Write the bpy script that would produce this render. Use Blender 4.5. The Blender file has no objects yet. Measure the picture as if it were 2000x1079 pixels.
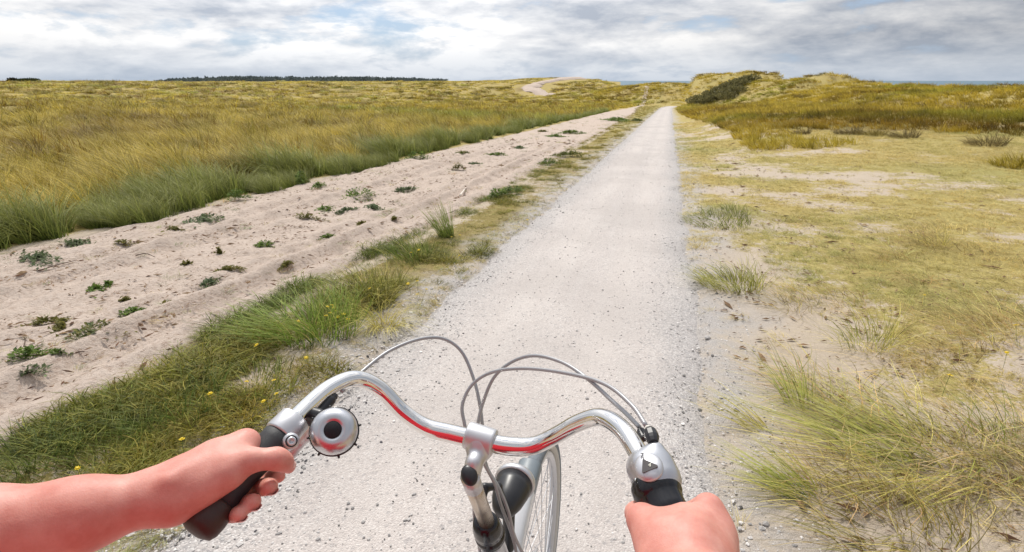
import bpy, bmesh, math, random
import numpy as np
from mathutils import Vector, Matrix

# ------------------------------------------------------------------ camera, sky, sun, exposure
scn = bpy.context.scene
COL = scn.collection
FPX, CX, CY = 1100.0, 1000.0, 539.5            # focal length and centre for a 2000 px wide frame
PITCH = math.atan((539.5 - 158) / FPX)
YAW = math.radians(15.0)
CAM = np.array([0.0, 0.0, 1.55])
cam_data = bpy.data.cameras.new('camera')
cam_data.sensor_width = 36.0
cam_data.lens = FPX / 2000.0 * 36.0
cam_data.clip_start = 0.02
cam_data.clip_end = 60000
cam = bpy.data.objects.new('camera', cam_data)
COL.objects.link(cam)
cam.location = CAM
cam.rotation_euler = (math.pi / 2 - PITCH, 0, YAW)
scn.camera = cam

SUN_AZ = math.radians(-30)      # left of the path direction (+Y)
SUN_EL = math.radians(52)
sun_dir = Vector((math.sin(SUN_AZ) * math.cos(SUN_EL), math.cos(SUN_AZ) * math.cos(SUN_EL), math.sin(SUN_EL)))
sd = bpy.data.lights.new('sun', 'SUN')
sd.energy = 2.4
sd.angle = math.radians(5)
sd.color = (1.0, 0.955, 0.88)
so = bpy.data.objects.new('sun', sd)
COL.objects.link(so)
so.rotation_euler = (-sun_dir).to_track_quat('-Z', 'Y').to_euler()
so.location = (0, 0, 50)

scn.view_settings.view_transform = 'Standard'
scn.view_settings.look = 'None'
scn.view_settings.gamma = 1.0
scn.view_settings.exposure = 0.42
scn.render.engine = 'CYCLES'
scn.cycles.max_bounces = 6
scn.cycles.transparent_max_bounces = 8


def nd(nt, kind, ins=None, **props):
    n = nt.nodes.new(kind)
    for k, v in props.items():
        setattr(n, k, v)
    for k, v in (ins or {}).items():
        s = n.inputs[k]
        if isinstance(v, bpy.types.NodeSocket):
            nt.links.new(v, s)
        else:
            s.default_value = v
    return n


def ramp(nt, fac, stops):
    n = nt.nodes.new('ShaderNodeValToRGB')
    el = n.color_ramp.elements
    while len(el) < len(stops):
        el.new(0.5)
    for e, (p, c) in zip(el, stops):
        e.position = p
        e.color = c if len(c) == 4 else (*c, 1)
    nt.links.new(fac, n.inputs[0])
    return n.outputs[0]


def math_(nt, op, a, b=None, clamp=False):
    n = nt.nodes.new('ShaderNodeMath')
    n.operation = op
    n.use_clamp = clamp
    for i, v in enumerate((a, b)):
        if v is None:
            continue
        if isinstance(v, bpy.types.NodeSocket):
            nt.links.new(v, n.inputs[i])
        else:
            n.inputs[i].default_value = v
    return n.outputs[0]


def mixc(nt, f, a, b, blend='MIX'):
    n = nt.nodes.new('ShaderNodeMix')
    n.data_type = 'RGBA'
    n.blend_type = blend
    for s, v in ((n.inputs[0], f), (n.inputs[6], a), (n.inputs[7], b)):
        if isinstance(v, bpy.types.NodeSocket):
            nt.links.new(v, s)
        elif isinstance(v, (int, float)):
            s.default_value = v
        else:
            s.default_value = v if len(v) == 4 else (*v, 1)
    return n.outputs[2]


world = bpy.data.worlds.new('World')
scn.world = world
world.use_nodes = True
nt = world.node_tree
nt.nodes.clear()
w_out = nd(nt, 'ShaderNodeOutputWorld')
bg = nd(nt, 'ShaderNodeBackground', {'Strength': 0.088})
nt.links.new(bg.outputs[0], w_out.inputs[0])
sky = nd(nt, 'ShaderNodeTexSky', sky_type='NISHITA', sun_disc=False, sun_elevation=SUN_EL,
         sun_rotation=SUN_AZ, altitude=5, air_density=1.0, dust_density=1.2, ozone_density=1.0)
tc = nd(nt, 'ShaderNodeTexCoord')
sep = nd(nt, 'ShaderNodeSeparateXYZ', {0: tc.outputs['Generated']})
zs_ = math_(nt, 'MULTIPLY', sep.outputs[2], 3.5)
cp = nd(nt, 'ShaderNodeCombineXYZ', {0: sep.outputs[0], 1: sep.outputs[1], 2: zs_})


def cloud_noise(off, scale, detail=9.0, rough=0.55, dist=0.25):
    v = nd(nt, 'ShaderNodeVectorMath', {0: cp.outputs[0], 1: off}, operation='ADD')
    return nd(nt, 'ShaderNodeTexNoise', {'Vector': v.outputs[0], 'Scale': scale, 'Detail': detail, 'Roughness': rough, 'Distortion': dist}).outputs[0]


nA = cloud_noise((3.1, 1.7, 0.4), 5.6, 11.0, 0.59, 0.15)
nUp = cloud_noise((3.1, 1.7, 0.4 + 0.045), 5.6, 11.0, 0.59, 0.15)
nB = cloud_noise((9.3, 4.2, 2.0), 2.6, 6.0, 0.5, 0.1)
cover = ramp(nt, nA, [(0.33, (0, 0, 0)), (0.46, (1, 1, 1))])
puff = math_(nt, 'MULTIPLY', math_(nt, 'SUBTRACT', nA, nUp), 2.6)
lit = math_(nt, 'ADD', math_(nt, 'ADD', puff, math_(nt, 'MULTIPLY', math_(nt, 'SUBTRACT', nB, 0.5), 2.8)), 0.50, clamp=True)
# clouds glow more toward the sun (forward scattering)
dt = nd(nt, 'ShaderNodeVectorMath', {0: tc.outputs['Generated'], 1: tuple(sun_dir)}, operation='DOT_PRODUCT')
glow = math_(nt, 'POWER', math_(nt, 'MAXIMUM', dt.outputs['Value'], 0.0), 3.0)
base_shade = mixc(nt, lit, (4.0, 4.4, 5.1), (9.2, 9.1, 9.0))
glow_v = math_(nt, 'ADD', math_(nt, 'MULTIPLY', glow, 1.5), 0.62)
cl = nd(nt, 'ShaderNodeVectorMath', {0: base_shade, 1: glow_v}, operation='MULTIPLY')
nt.links.new(glow_v, cl.inputs[1])
# towards the horizon the deck melts into pale blue-grey air
hz = math_(nt, 'SUBTRACT', 1.0, math_(nt, 'MULTIPLY', math_(nt, 'MAXIMUM', sep.outputs[2], 0.0), 16.0), clamp=True)
hz = math_(nt, 'MULTIPLY', hz, 0.6)
skyblue = mixc(nt, 0.6, sky.outputs[0], (2.6, 4.1, 6.6))
c1 = mixc(nt, cover, skyblue, cl.outputs[0])
c2 = mixc(nt, hz, c1, (3.9, 4.7, 5.8))
nt.links.new(c2, bg.inputs[0])

# ------------------------------------------------------------------ helpers
rng = np.random.default_rng(7)
random.seed(7)
_F0 = np.array([-math.sin(YAW), math.cos(YAW), 0.0])
RGT = np.array([math.cos(YAW), math.sin(YAW), 0.0])
FWD = _F0 * math.cos(PITCH) + np.array([0, 0, -math.sin(PITCH)])
UPV = np.cross(RGT, FWD)


def at(x, y, z):
    """point at depth z (metres along the view axis) that the photograph shows at pixel x, y"""
    return CAM + z * (FWD + RGT * (x - CX) / FPX - UPV * (y - CY) / FPX)


def tag(o, label=None, cat=None, group=None, kind=None):
    if label: o['label'] = label
    if cat: o['category'] = cat
    if group: o['group'] = group
    if kind: o['kind'] = kind
    return o


def link(name, me, mat=None, parent=None):
    o = bpy.data.objects.new(name, me)
    COL.objects.link(o)
    if mat is not None and me is not None and len(me.materials) == 0:
        me.materials.append(mat)
    if parent is not None:
        o.parent = parent
        o.matrix_parent_inverse = parent.matrix_basis.inverted()
    return o


def empty(name, loc=(0, 0, 0), parent=None):
    o = bpy.data.objects.new(name, None)
    COL.objects.link(o)
    o.location = loc
    o.empty_display_size = 0.1
    if parent is not None:
        o.parent = parent
    return o


def np_mesh(name, verts, faces, smooth=False, attrs=None):
    """faces: list of (n,k) int arrays"""
    me = bpy.data.meshes.new(name)
    verts = np.asarray(verts, dtype=np.float32)
    if not isinstance(faces, (list, tuple)):
        faces = [faces]
    faces = [np.asarray(f, dtype=np.int32) for f in faces if len(f)]
    nl = sum(f.size for f in faces)
    npoly = sum(len(f) for f in faces)
    me.vertices.add(len(verts))
    me.vertices.foreach_set('co', verts.ravel())
    me.loops.add(nl)
    me.polygons.add(npoly)
    me.loops.foreach_set('vertex_index', np.concatenate([f.ravel() for f in faces]))
    starts, s = [], 0
    for f in faces:
        starts.append(s + np.arange(len(f)) * f.shape[1])
        s += f.size
    me.polygons.foreach_set('loop_start', np.concatenate(starts).astype(np.int32))
    me.polygons.foreach_set('use_smooth', np.full(npoly, smooth))
    for k, v in (attrs or {}).items():
        v = np.asarray(v, dtype=np.float32)
        if v.ndim == 1:
            a = me.attributes.new(k, 'FLOAT', 'POINT')
            a.data.foreach_set('value', v)
        else:
            if v.shape[1] == 3:
                v = np.concatenate([v, np.ones((len(v), 1), np.float32)], 1)
            a = me.attributes.new(k, 'FLOAT_COLOR', 'POINT')
            a.data.foreach_set('color', v.ravel())
    me.update(calc_edges=True)
    me.validate()
    return me


# gradient noise ---------------------------------------------------
_perm = np.random.default_rng(3).permutation(256)
_perm = np.concatenate([_perm, _perm])
_ang = np.random.default_rng(4).uniform(0, 2 * np.pi, 256)
_gx, _gy = np.cos(_ang), np.sin(_ang)


def perlin(x, y):
    xi = np.floor(x).astype(np.int64); yi = np.floor(y).astype(np.int64)
    xf, yf = x - xi, y - yi
    u = xf * xf * xf * (xf * (xf * 6 - 15) + 10)
    v = yf * yf * yf * (yf * (yf * 6 - 15) + 10)
    def g(i, j, dx, dy):
        h = _perm[_perm[i & 255] + (j & 255)]
        return _gx[h] * dx + _gy[h] * dy
    a = g(xi, yi, xf, yf); b = g(xi + 1, yi, xf - 1, yf)
    c = g(xi, yi + 1, xf, yf - 1); d = g(xi + 1, yi + 1, xf - 1, yf - 1)
    return (a * (1 - u) + b * u) * (1 - v) + (c * (1 - u) + d * u) * v * 1.0


def fbm(x, y, octv=4, gain=0.5):
    s, a = 0, 1.0
    for i in range(octv):
        s = s + a * perlin(x * 2 ** i + 17.3 * i, y * 2 ** i + 5.1 * i)
        a *= gain
    return s


def sst(a, b, x):
    t = np.clip((x - a) / (b - a), 0, 1)
    return t * t * (3 - 2 * t)


# ------------------------------------------------------------------ materials
def new_mat(name):
    m = bpy.data.materials.new(name)
    m.use_nodes = True
    t = m.node_tree
    t.nodes.clear()
    o = nd(t, 'ShaderNodeOutputMaterial')
    return m, t, o


def simple(name, col, rough=0.5, metal=0.0, var=0.12, nscale=60.0, bump=0.0, bscale=400.0, coat=0.0, spec=0.5, rvar=0.08):
    m, t, o = new_mat(name)
    c = nd(t, 'ShaderNodeTexCoord')
    n = nd(t, 'ShaderNodeTexNoise', {'Vector': c.outputs['Object'], 'Scale': nscale, 'Detail': 4.0})
    dark = tuple(x * (1 - var) for x in col); lite = tuple(min(1, x * (1 + var)) for x in col)
    cc = mixc(t, n.outputs[0], dark, lite)
    r = math_(t, 'ADD', math_(t, 'MULTIPLY', n.outputs[0], rvar * 2), rough - rvar)
    b = nd(t, 'ShaderNodeBsdfPrincipled', {'Base Color': cc, 'Roughness': r, 'Metallic': metal, 'Specular IOR Level': spec, 'Coat Weight': coat})
    if bump > 0:
        n2 = nd(t, 'ShaderNodeTexNoise', {'Vector': c.outputs['Object'], 'Scale': bscale, 'Detail': 3.0})
        bp = nd(t, 'ShaderNodeBump', {'Strength': bump, 'Distance': 0.002, 'Height': n2.outputs[0]})
        t.links.new(bp.outputs[0], b.inputs['Normal'])
    t.links.new(b.outputs[0], o.inputs[0])
    return m


def leaf_mat(name, attr='tint', atype='INSTANCER', trans=0.35, rough=0.6, usecol='col'):
    """grass and leaves: vertex colour times a per-plant tint, light passes through"""
    m, t, o = new_mat(name)
    a = nd(t, 'ShaderNodeAttribute', attribute_name=usecol, attribute_type='GEOMETRY')
    c = a.outputs['Color']
    if attr:
        b = nd(t, 'ShaderNodeAttribute', attribute_name=attr, attribute_type=atype)
        c = mixc(t, 1.0, c, b.outputs['Color'], 'MULTIPLY')
    p = nd(t, 'ShaderNodeBsdfPrincipled', {'Base Color': c, 'Roughness': rough, 'Specular IOR Level': 0.25})
    tr = nd(t, 'ShaderNodeBsdfTranslucent', {'Color': c})
    mx = nd(t, 'ShaderNodeMixShader', {0: trans})
    t.links.new(p.outputs[0], mx.inputs[1]); t.links.new(tr.outputs[0], mx.inputs[2])
    t.links.new(mx.outputs[0], o.inputs[0])
    return m


M_grass_inst = leaf_mat('grass_blades')
M_plant = leaf_mat('plant_leaves', attr=None)


def ground_material():
    m, t, o = new_mat('dune_ground')
    geo = nd(t, 'ShaderNodeNewGeometry')
    P = geo.outputs['Position']
    sand = nd(t, 'ShaderNodeAttribute', attribute_name='sand').outputs['Fac']
    hue = nd(t, 'ShaderNodeAttribute', attribute_name='hue').outputs['Fac']
    dark = nd(t, 'ShaderNodeAttribute', attribute_name='heath').outputs['Fac']
    grav = nd(t, 'ShaderNodeAttribute', attribute_name='gravel').outputs['Fac']
    n1 = nd(t, 'ShaderNodeTexNoise', {'Vector': P, 'Scale': 5.0, 'Detail': 8.0, 'Roughness': 0.65}).outputs[0]
    n2 = nd(t, 'ShaderNodeTexNoise', {'Vector': P, 'Scale': 38.0, 'Detail': 6.0, 'Roughness': 0.7}).outputs[0]
    n3 = nd(t, 'ShaderNodeTexNoise', {'Vector': P, 'Scale': 0.35, 'Detail': 8.0, 'Roughness': 0.62}).outputs[0]
    n4 = nd(t, 'ShaderNodeTexNoise', {'Vector': P, 'Scale': 260.0, 'Detail': 3.0}).outputs[0]
    # sand
    sc = mixc(t, n2, (0.42, 0.340, 0.258), (0.62, 0.525, 0.420))
    sc = mixc(t, math_(t, 'MULTIPLY', math_(t, 'GREATER_THAN', n4, 0.66), 0.5), sc, (0.25, 0.16, 0.11))
    # dry thatch and short grass
    gold = mixc(t, n2, (0.33, 0.24, 0.070), (0.62, 0.505, 0.21))
    green = mixc(t, n2, (0.25, 0.225, 0.060), (0.52, 0.465, 0.18))
    n6 = nd(t, 'ShaderNodeTexNoise', {'Vector': P, 'Scale': 13.0, 'Detail': 7.0, 'Roughness': 0.75}).outputs[0]
    hv = math_(t, 'ADD', hue, math_(t, 'MULTIPLY', math_(t, 'SUBTRACT', n3, 0.5), 1.6), clamp=True)
    gc = mixc(t, hv, gold, green)
    br = mixc(t, n2, (0.085, 0.055, 0.020), (0.18, 0.115, 0.045))
    gc = mixc(t, math_(t, 'MULTIPLY', dark, math_(t, 'ADD', n1, 0.35), clamp=True), gc, br)
    gc = mixc(t, ramp(t, n6, [(0.42, (0.5, 0.5, 0.5)), (0.56, (0, 0, 0))]), gc, (0.24, 0.175, 0.075))
    gc = mixc(t, ramp(t, n6, [(0.55, (0, 0, 0)), (0.72, (0.6, 0.6, 0.6))]), gc, (0.56, 0.46, 0.27))
    s2 = math_(t, 'ADD', sand, math_(t, 'MULTIPLY', math_(t, 'SUBTRACT', n1, 0.5), 1.5))
    s2 = math_(t, 'ADD', s2, math_(t, 'MULTIPLY', math_(t, 'SUBTRACT', n2, 0.5), 1.5))
    s3 = ramp(t, s2, [(0.40, (0, 0, 0)), (0.62, (1, 1, 1))])
    c = mixc(t, s3, gc, sc)
    gv = ramp(t, n4, [(0.35, (0.28, 0.26, 0.25)), (0.52, (0.48, 0.44, 0.41)), (0.70, (0.68, 0.65, 0.61))])
    c = mixc(t, math_(t, 'MULTIPLY', grav, ramp(t, n1, [(0.35, (0.2, 0.2, 0.2)), (0.55, (1, 1, 1))])), c, gv)
    hgt = math_(t, 'ADD', math_(t, 'MULTIPLY', n2, 0.6), math_(t, 'MULTIPLY', n4, 0.25))
    bp = nd(t, 'ShaderNodeBump', {'Strength': 0.8, 'Distance': 0.03, 'Height': hgt})
    b = nd(t, 'ShaderNodeBsdfPrincipled', {'Base Color': c, 'Roughness': 0.95, 'Specular IOR Level': 0.1, 'Normal': bp.outputs[0]})
    t.links.new(b.outputs[0], o.inputs[0])
    return m


def sand_material():
    m, t, o = new_mat('trodden_sand')
    P = nd(t, 'ShaderNodeNewGeometry').outputs['Position']
    n1 = nd(t, 'ShaderNodeTexNoise', {'Vector': P, 'Scale': 3.0, 'Detail': 9.0, 'Roughness': 0.65}).outputs[0]
    n2 = nd(t, 'ShaderNodeTexNoise', {'Vector': P, 'Scale': 30.0, 'Detail': 5.0, 'Roughness': 0.65}).outputs[0]
    n3 = nd(t, 'ShaderNodeTexNoise', {'Vector': P, 'Scale': 150.0, 'Detail': 4.0, 'Roughness': 0.7}).outputs[0]
    st = nd(t, 'ShaderNodeMapping', {'Vector': P, 'Scale': (6.0, 1.2, 1.0)})
    n5 = nd(t, 'ShaderNodeTexNoise', {'Vector': st.outputs[0], 'Scale': 6.0, 'Detail': 6.0, 'Roughness': 0.7}).outputs[0]
    c = mixc(t, n1, (0.45, 0.358, 0.296), (0.66, 0.555, 0.475))
    c = mixc(t, ramp(t, n2, [(0.35, (0.55, 0.55, 0.55)), (0.5, (0, 0, 0))]), c, (0.34, 0.24, 0.18))
    deb = math_(t, 'MULTIPLY', math_(t, 'GREATER_THAN', n5, 0.585), math_(t, 'GREATER_THAN', n3, 0.50))
    c = mixc(t, math_(t, 'MULTIPLY', deb, 0.65), c, (0.17, 0.095, 0.06))
    hg = math_(t, 'ADD', math_(t, 'MULTIPLY', n2, 0.7), math_(t, 'MULTIPLY', n3, 0.2))
    bp = nd(t, 'ShaderNodeBump', {'Strength': 0.9, 'Distance': 0.035, 'Height': hg})
    b = nd(t, 'ShaderNodeBsdfPrincipled', {'Base Color': c, 'Roughness': 0.95, 'Specular IOR Level': 0.1, 'Normal': bp.outputs[0]})
    t.links.new(b.outputs[0], o.inputs[0])
    return m


def path_material():
    m, t, o = new_mat('shell_gravel')
    P = nd(t, 'ShaderNodeNewGeometry').outputs['Position']
    edge = nd(t, 'ShaderNodeAttribute', attribute_name='edge').outputs['Fac']
    v1 = nd(t, 'ShaderNodeTexVoronoi', {'Vector': P, 'Scale': 150.0, 'Randomness': 1.0})
    v2 = nd(t, 'ShaderNodeTexVoronoi', {'Vector': P, 'Scale': 75.0, 'Randomness': 1.0})
    n1 = nd(t, 'ShaderNodeTexNoise', {'Vector': P, 'Scale': 2.2, 'Detail': 7.0, 'Roughness': 0.6}).outputs[0]
    n2 = nd(t, 'ShaderNodeTexNoise', {'Vector': P, 'Scale': 90.0, 'Detail': 4.0, 'Roughness': 0.7}).outputs[0]
    st = nd(t, 'ShaderNodeMapping', {'Vector': P, 'Scale': (7.0, 0.6, 1.0)})
    n5 = nd(t, 'ShaderNodeTexNoise', {'Vector': st.outputs[0], 'Scale': 1.5, 'Detail': 5.0}).outputs[0]
    r1 = nd(t, 'ShaderNodeSeparateColor', {0: v1.outputs['Color']}).outputs[0]
    r2 = nd(t, 'ShaderNodeSeparateColor', {0: v2.outputs['Color']}).outputs[0]
    c = mixc(t, n1, (0.47, 0.412, 0.378), (0.59, 0.53, 0.495))
    c = mixc(t, ramp(t, n5, [(0.4, (0, 0, 0)), (0.65, (0.5, 0.5, 0.5))]), c, (0.60, 0.55, 0.515))
    g = ramp(t, r1, [(0.0, (0.26, 0.245, 0.24)), (0.28, (0.42, 0.385, 0.36)), (0.72, (0.55, 0.50, 0.47)), (0.95, (0.82, 0.79, 0.75))])
    c = mixc(t, math_(t, 'ADD', 0.33, math_(t, 'MULTIPLY', edge, 0.45)), c, g)
    dk = math_(t, 'MULTIPLY', math_(t, 'GREATER_THAN', r2, math_(t, 'SUBTRACT', 0.94, math_(t, 'MULTIPLY', edge, 0.18))), 0.4)
    c = mixc(t, dk, c, (0.20, 0.195, 0.205))
    wear = nd(t, 'ShaderNodeAttribute', attribute_name='wear').outputs['Fac']
    c = mixc(t, math_(t, 'MULTIPLY', wear, 0.55), c, (0.615, 0.555, 0.51))
    n7 = nd(t, 'ShaderNodeTexNoise', {'Vector': P, 'Scale': 0.7, 'Detail': 6.0, 'Roughness': 0.6}).outputs[0]
    c = mixc(t, ramp(t, n7, [(0.40, (0.35, 0.35, 0.35)), (0.55, (0, 0, 0))]), c, (0.40, 0.36, 0.335))
    c = mixc(t, math_(t, 'MULTIPLY', edge, 0.35), c, (0.36, 0.345, 0.34))
    h = math_(t, 'ADD', math_(t, 'MULTIPLY', v1.outputs['Distance'], -0.8), math_(t, 'MULTIPLY', n2, 0.5))
    bp = nd(t, 'ShaderNodeBump', {'Strength': 0.55, 'Distance': 0.008, 'Height': h})
    b = nd(t, 'ShaderNodeBsdfPrincipled', {'Base Color': c, 'Roughness': 0.9, 'Specular IOR Level': 0.2, 'Normal': bp.outputs[0]})
    t.links.new(b.outputs[0], o.inputs[0])
    return m


M_ground = ground_material()
M_sand = sand_material()
M_path = path_material()

# ------------------------------------------------------------------ terrain shape
PATH_L, PATH_R = -1.58, 0.30


def path_center(y):
    return -0.64 + 0.0006 * np.maximum(y - 20, 0) + 0.0012 * np.maximum(y - 95, 0) ** 1.95


def base_h(y):
    s = 0.028
    return np.where(y < 120, -s * y, -s * 120 - s * 40 * (1 - np.exp(-(np.maximum(y, 120) - 120) / 40)))


def az_dir(px):
    d = at(px, 158, 1.0) - CAM
    d = d / math.hypot(d[0], d[1])
    return d[:2]


def top_z(px, py, d):
    v = at(px, py, 1.0) - CAM
    return CAM[2] + v[2] / math.hypot(v[0], v[1]) * d


# dune crests: pixel of the crest, distance, radius
CREST = [(1262, 164, 190, 16), (1300, 158, 165, 12), (1345, 154, 150, 9), (1387, 138, 140, 7), (1430, 145, 132, 6), (1468, 134.5, 128, 7.5),
         (1520, 150, 120, 7), (1570, 151, 112, 6), (1622, 139, 106, 5.5), (1668, 153, 100, 5), (1725, 157, 95, 8), (1790, 164, 90, 9), (1860, 163, 84, 9),
         (1930, 165, 80, 9), (2010, 166, 76, 10), (2100, 165, 72, 11), (2220, 160, 70, 12)]
MOUND = [(1420, 212, 46, 7), (1540, 196, 52, 8), (1660, 206, 42, 7), (1760, 212, 36, 6.0), (1880, 210, 33, 6), (2000, 205, 32, 7), (2120, 205, 30, 8)]
FARH = [(1085, 150, 300, 26), (1030, 156, 330, 30), (1150, 157, 280, 22), (110, 156, 260, 30), (-60, 160, 250, 40), (300, 160, 330, 40), (700, 159, 420, 50), (880, 158, 420, 45), (520, 162, 300, 35)]
_CR = []
for (a, b, c, r) in CREST + MOUND + FARH:
    dd = az_dir(a)
    _CR.append((dd[0] * c, dd[1] * c, top_z(a, b, c), r))


def hfun(x, y, detail=True):
    x = np.asarray(x, float); y = np.asarray(y, float)
    b = base_h(y)
    r = np.hypot(x, y)
    # the wide field rises back to eye level far away
    azm0 = np.degrees(np.arctan2(x, y))
    A_ = sst(-26, -16, azm0)
    w = sst(90 + 120 * A_, 270 + 50 * A_, r)
    h = b * (1 - w) + (-0.35) * w
    away_l = sst(7.5, 30, -x)
    away_r = sst(2.0, 12, x)
    away = np.maximum(away_l, away_r)
    amp = 0.05 + 0.45 * sst(10, 60, r) + 1.15 * sst(60, 250, r)
    onpath = sst(136, 165, y)
    h = h + amp * np.maximum(away, onpath) * 1.3 * fbm(x / 19.0 + 3, y / 19.0, 3)
    h = h + (away * 0.30 + 0.22 * sst(8, 14, -x)) * fbm(x / 3.2, y / 3.2, 3) * (0.35 + 0.65 * sst(5, 20, r))
    pc_ = path_center(np.minimum(y, 150))
    prot = (1 - onpath) * np.maximum(sst(4.5, 1.2, np.abs(x - pc_)), sst(-22, -12, x) * (x < pc_))
    for (cx_, cy_, cz, rad) in _CR:
        g = np.exp(-((x - cx_) ** 2 + (y - cy_) ** 2) / (2 * rad * rad))
        h = h + np.maximum(cz - 0.70 - h, 0) * g * (1 - prot)
    crest_n = sst(60, 100, r) * sst(8, 20, x) * 0.9
    h = h + crest_n * fbm(x / 4.3 + 9, y / 4.3, 2)
    # low bank of grass left of the sand track
    h = h + 0.16 * sst(-6.5, -8.2, x) * sst(60, 20, y)
    # the sea side falls away
    azm = np.degrees(np.arctan2(x, y))
    coast = sst(-7, -2, azm) * sst(230, 420, r) * sst(150, 120, azm)
    h = h * (1 - coast) + (-22.0) * coast
    if detail:
        near = sst(40, 12, r)
        h = h + near * (0.018 * fbm(x / 0.55, y / 0.55, 3) + 0.010 * perlin(x / 0.14, y / 0.14)) * np.maximum(sst(0.32, 0.7, x), sst(-1.62, -1.9, x))
        # bare mounds of sand on the right
        for (mx, my, mr, mh) in ((2.55, 3.9, 0.55, 0.12), (2.1, 2.2, 0.5, 0.07), (0.95, 8.2, 0.32, 0.16), (3.4, 2.9, 0.7, 0.12), (1.25, 2.3, 0.4, 0.05)):
            h = h + mh * np.exp(-((x - mx) ** 2 + (y - my) ** 2) / (2 * mr * mr))
        for (mx, my, mr, mh) in ((-2.35, 3.9, 0.35, 0.06), (-2.2, 2.4, 0.4, 0.05)):
            h = h + mh * np.exp(-((x - mx) ** 2 + (y - my) ** 2) / (2 * mr * mr))
    return h


def track_edges(y):
    yy = np.maximum(y, 0)
    l = -6.35 - 0.012 * np.clip(yy - 8, 0, 90) + 0.22 * perlin(y / 2.3, 0 * y + 3.3) + 0.10 * perlin(y / 0.7, 0 * y + 8.3)
    r = -2.80 - 0.017 * np.clip(yy - 8, 0, 90) + 0.16 * perlin(y / 1.7, 0 * y + 5.3) + 0.08 * perlin(y / 0.5, 0 * y + 1.3)
    tp_ = sst(60, 128, yy) * 0.94
    mid_ = -5.9 + 0 * yy
    return l * (1 - tp_) + mid_ * tp_, r * (1 - tp_) + mid_ * tp_


def ground_point(px, py, zoff=0.0):
    d = at(px, py, 1.0) - CAM
    t = np.linspace(0.5, 40, 4000)
    p = CAM[None] + t[:, None] * d[None]
    hh = hfun(p[:, 0], p[:, 1]) + zoff
    i = np.argmax(p[:, 2] < hh)
    if p[i, 2] >= hh[i]:
        i = len(t) - 1
    return p[i, 0], p[i, 1], hh[i] - zoff


def sand_mask(x, y):
    """0 = closed turf, 1 = bare sand (right of the path and in the verge)"""
    r = np.hypot(x, y)
    right = x > -0.6
    n = fbm(x / 1.4 + 40, y / 1.4, 4) * 0.9 + 0.7 * fbm(x / 5.0 + 11, y / 5.0 + 3, 2)
    m = 0.66 + n * 0.85 - 0.24 * sst(3.5, 8, y) - 0.10 * sst(10, 24, y) - 0.25 * sst(26, 45, y)
    m = m + 0.40 * sst(1.3, 0.5, x) * sst(9, 3, y) + 0.26 * sst(6, 3.2, y) * sst(6, 3, x)
    m = m - 0.25 * sst(3.5, 6.5, x) * sst(5, 9, y)
    v = 0.34 + n * 0.6 + 0.35 * sst(-2.0, -1.62, x)
    out = np.where(right, m, v)
    out = np.where(x < -5.5, 0.0, out)
    return np.clip(out * sst(75, 50, y), 0, 1)


def axis(fine_a, fine_b, step, far_a, far_b, g):
    a = list(np.arange(fine_a, fine_b, step))
    s = step; x = a[-1]
    while x < far_b:
        s *= g; x += s; a.append(x)
    s = step; x = a[0]
    lo = []
    while x > far_a:
        s *= g; x -= s; lo.append(x)
    return np.array(lo[::-1] + a)


gx_ = axis(-7.0, 6.0, 0.07, -5000, 5000, 1.034)
gy_ = axis(0.6, 11.0, 0.07, -300, 6000, 1.030)


def grid_mesh(name, X, Y, Z, attrs=None):
    ny, nx = X.shape
    v = np.stack([X, Y, Z], -1).reshape(-1, 3)
    i = np.arange(ny * nx).reshape(ny, nx)
    f = np.stack([i[:-1, :-1], i[:-1, 1:], i[1:, 1:], i[1:, :-1]], -1).reshape(-1, 4)
    return np_mesh(name, v, f, True, {k: a.ravel() for k, a in (attrs or {}).items()})


GX, GY = np.meshgrid(gx_, gy_)
GZ = hfun(GX, GY)
tl, tr_ = track_edges(GY)
pc = path_center(GY)
pl, pr = pc - 0.94, pc + 0.94
inpath = sst(0.12, -0.02, np.abs(GX - pc) - 0.94) * (GY < 136)
intrack = sst(-0.12, 0.10, GX - tl) * sst(-0.12, 0.10, tr_ - GX) * sst(90, 85, GY)
GZ = GZ - 0.035 * inpath - 0.17 * intrack
sandm = sand_mask(GX, GY)
rr = np.hypot(GX, GY)
hue = 0.35 + 0.55 * fbm(GX / 9.0 + 2, GY / 9.0, 2)
hue = hue + 0.35 * sst(-1.4, -2.2, GX) * sst(-3.2, -2.8, GX)
heath_v = 0.55 * sst(-1.5, -2.0, GX) * sst(-3.3, -2.9, GX) * sst(40, 10, GY)
hue = hue - 0.25 * sst(-14, -30, GX) - 0.10
hue = hue + 0.15 * sst(0.3, 1, GX) * sst(25, 8, GY)
heath = sst(0.12, 0.5, fbm(GX / 8.0 + 21, GY / 5.0 + 3, 3)) * sst(10, 18, rr) * 0.8 * sst(5, 9, np.abs(GX + 0.6))
heath = np.maximum(heath, np.exp(-(((GX - 8.8) / 5.5) ** 2 + ((GY - 28) / 5.5) ** 2) ** 2) * 1.0)
heath = heath * (1 - sst(95, 115, GY) * sst(25, 15, np.abs(GX)))
heath = np.maximum(heath, heath_v)
heath = np.maximum(heath, 0.6 * np.exp(-(((GX - 2.3) / 0.9) ** 2 + ((GY - 2.0) / 0.5) ** 2) ** 2))
sandm = sandm * (1 - 0.30 * np.exp(-(((GX - 2.3) / 1.1) ** 2 + ((GY - 2.0) / 0.65) ** 2) ** 2))
gm_ = np.exp(-(((GX - 7.2) / 3.6) ** 2 + ((GY - 14.6) / 1.1) ** 2)) + np.exp(-(((GX - 0.95) / 0.4) ** 2 + ((GY - 8.2) / 0.5) ** 2))
hue = hue + 0.9 * gm_
sandm = sandm * (1 - np.clip(gm_, 0, 1) * 0.8)
gap = tr_ + 0.55 - GX
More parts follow.
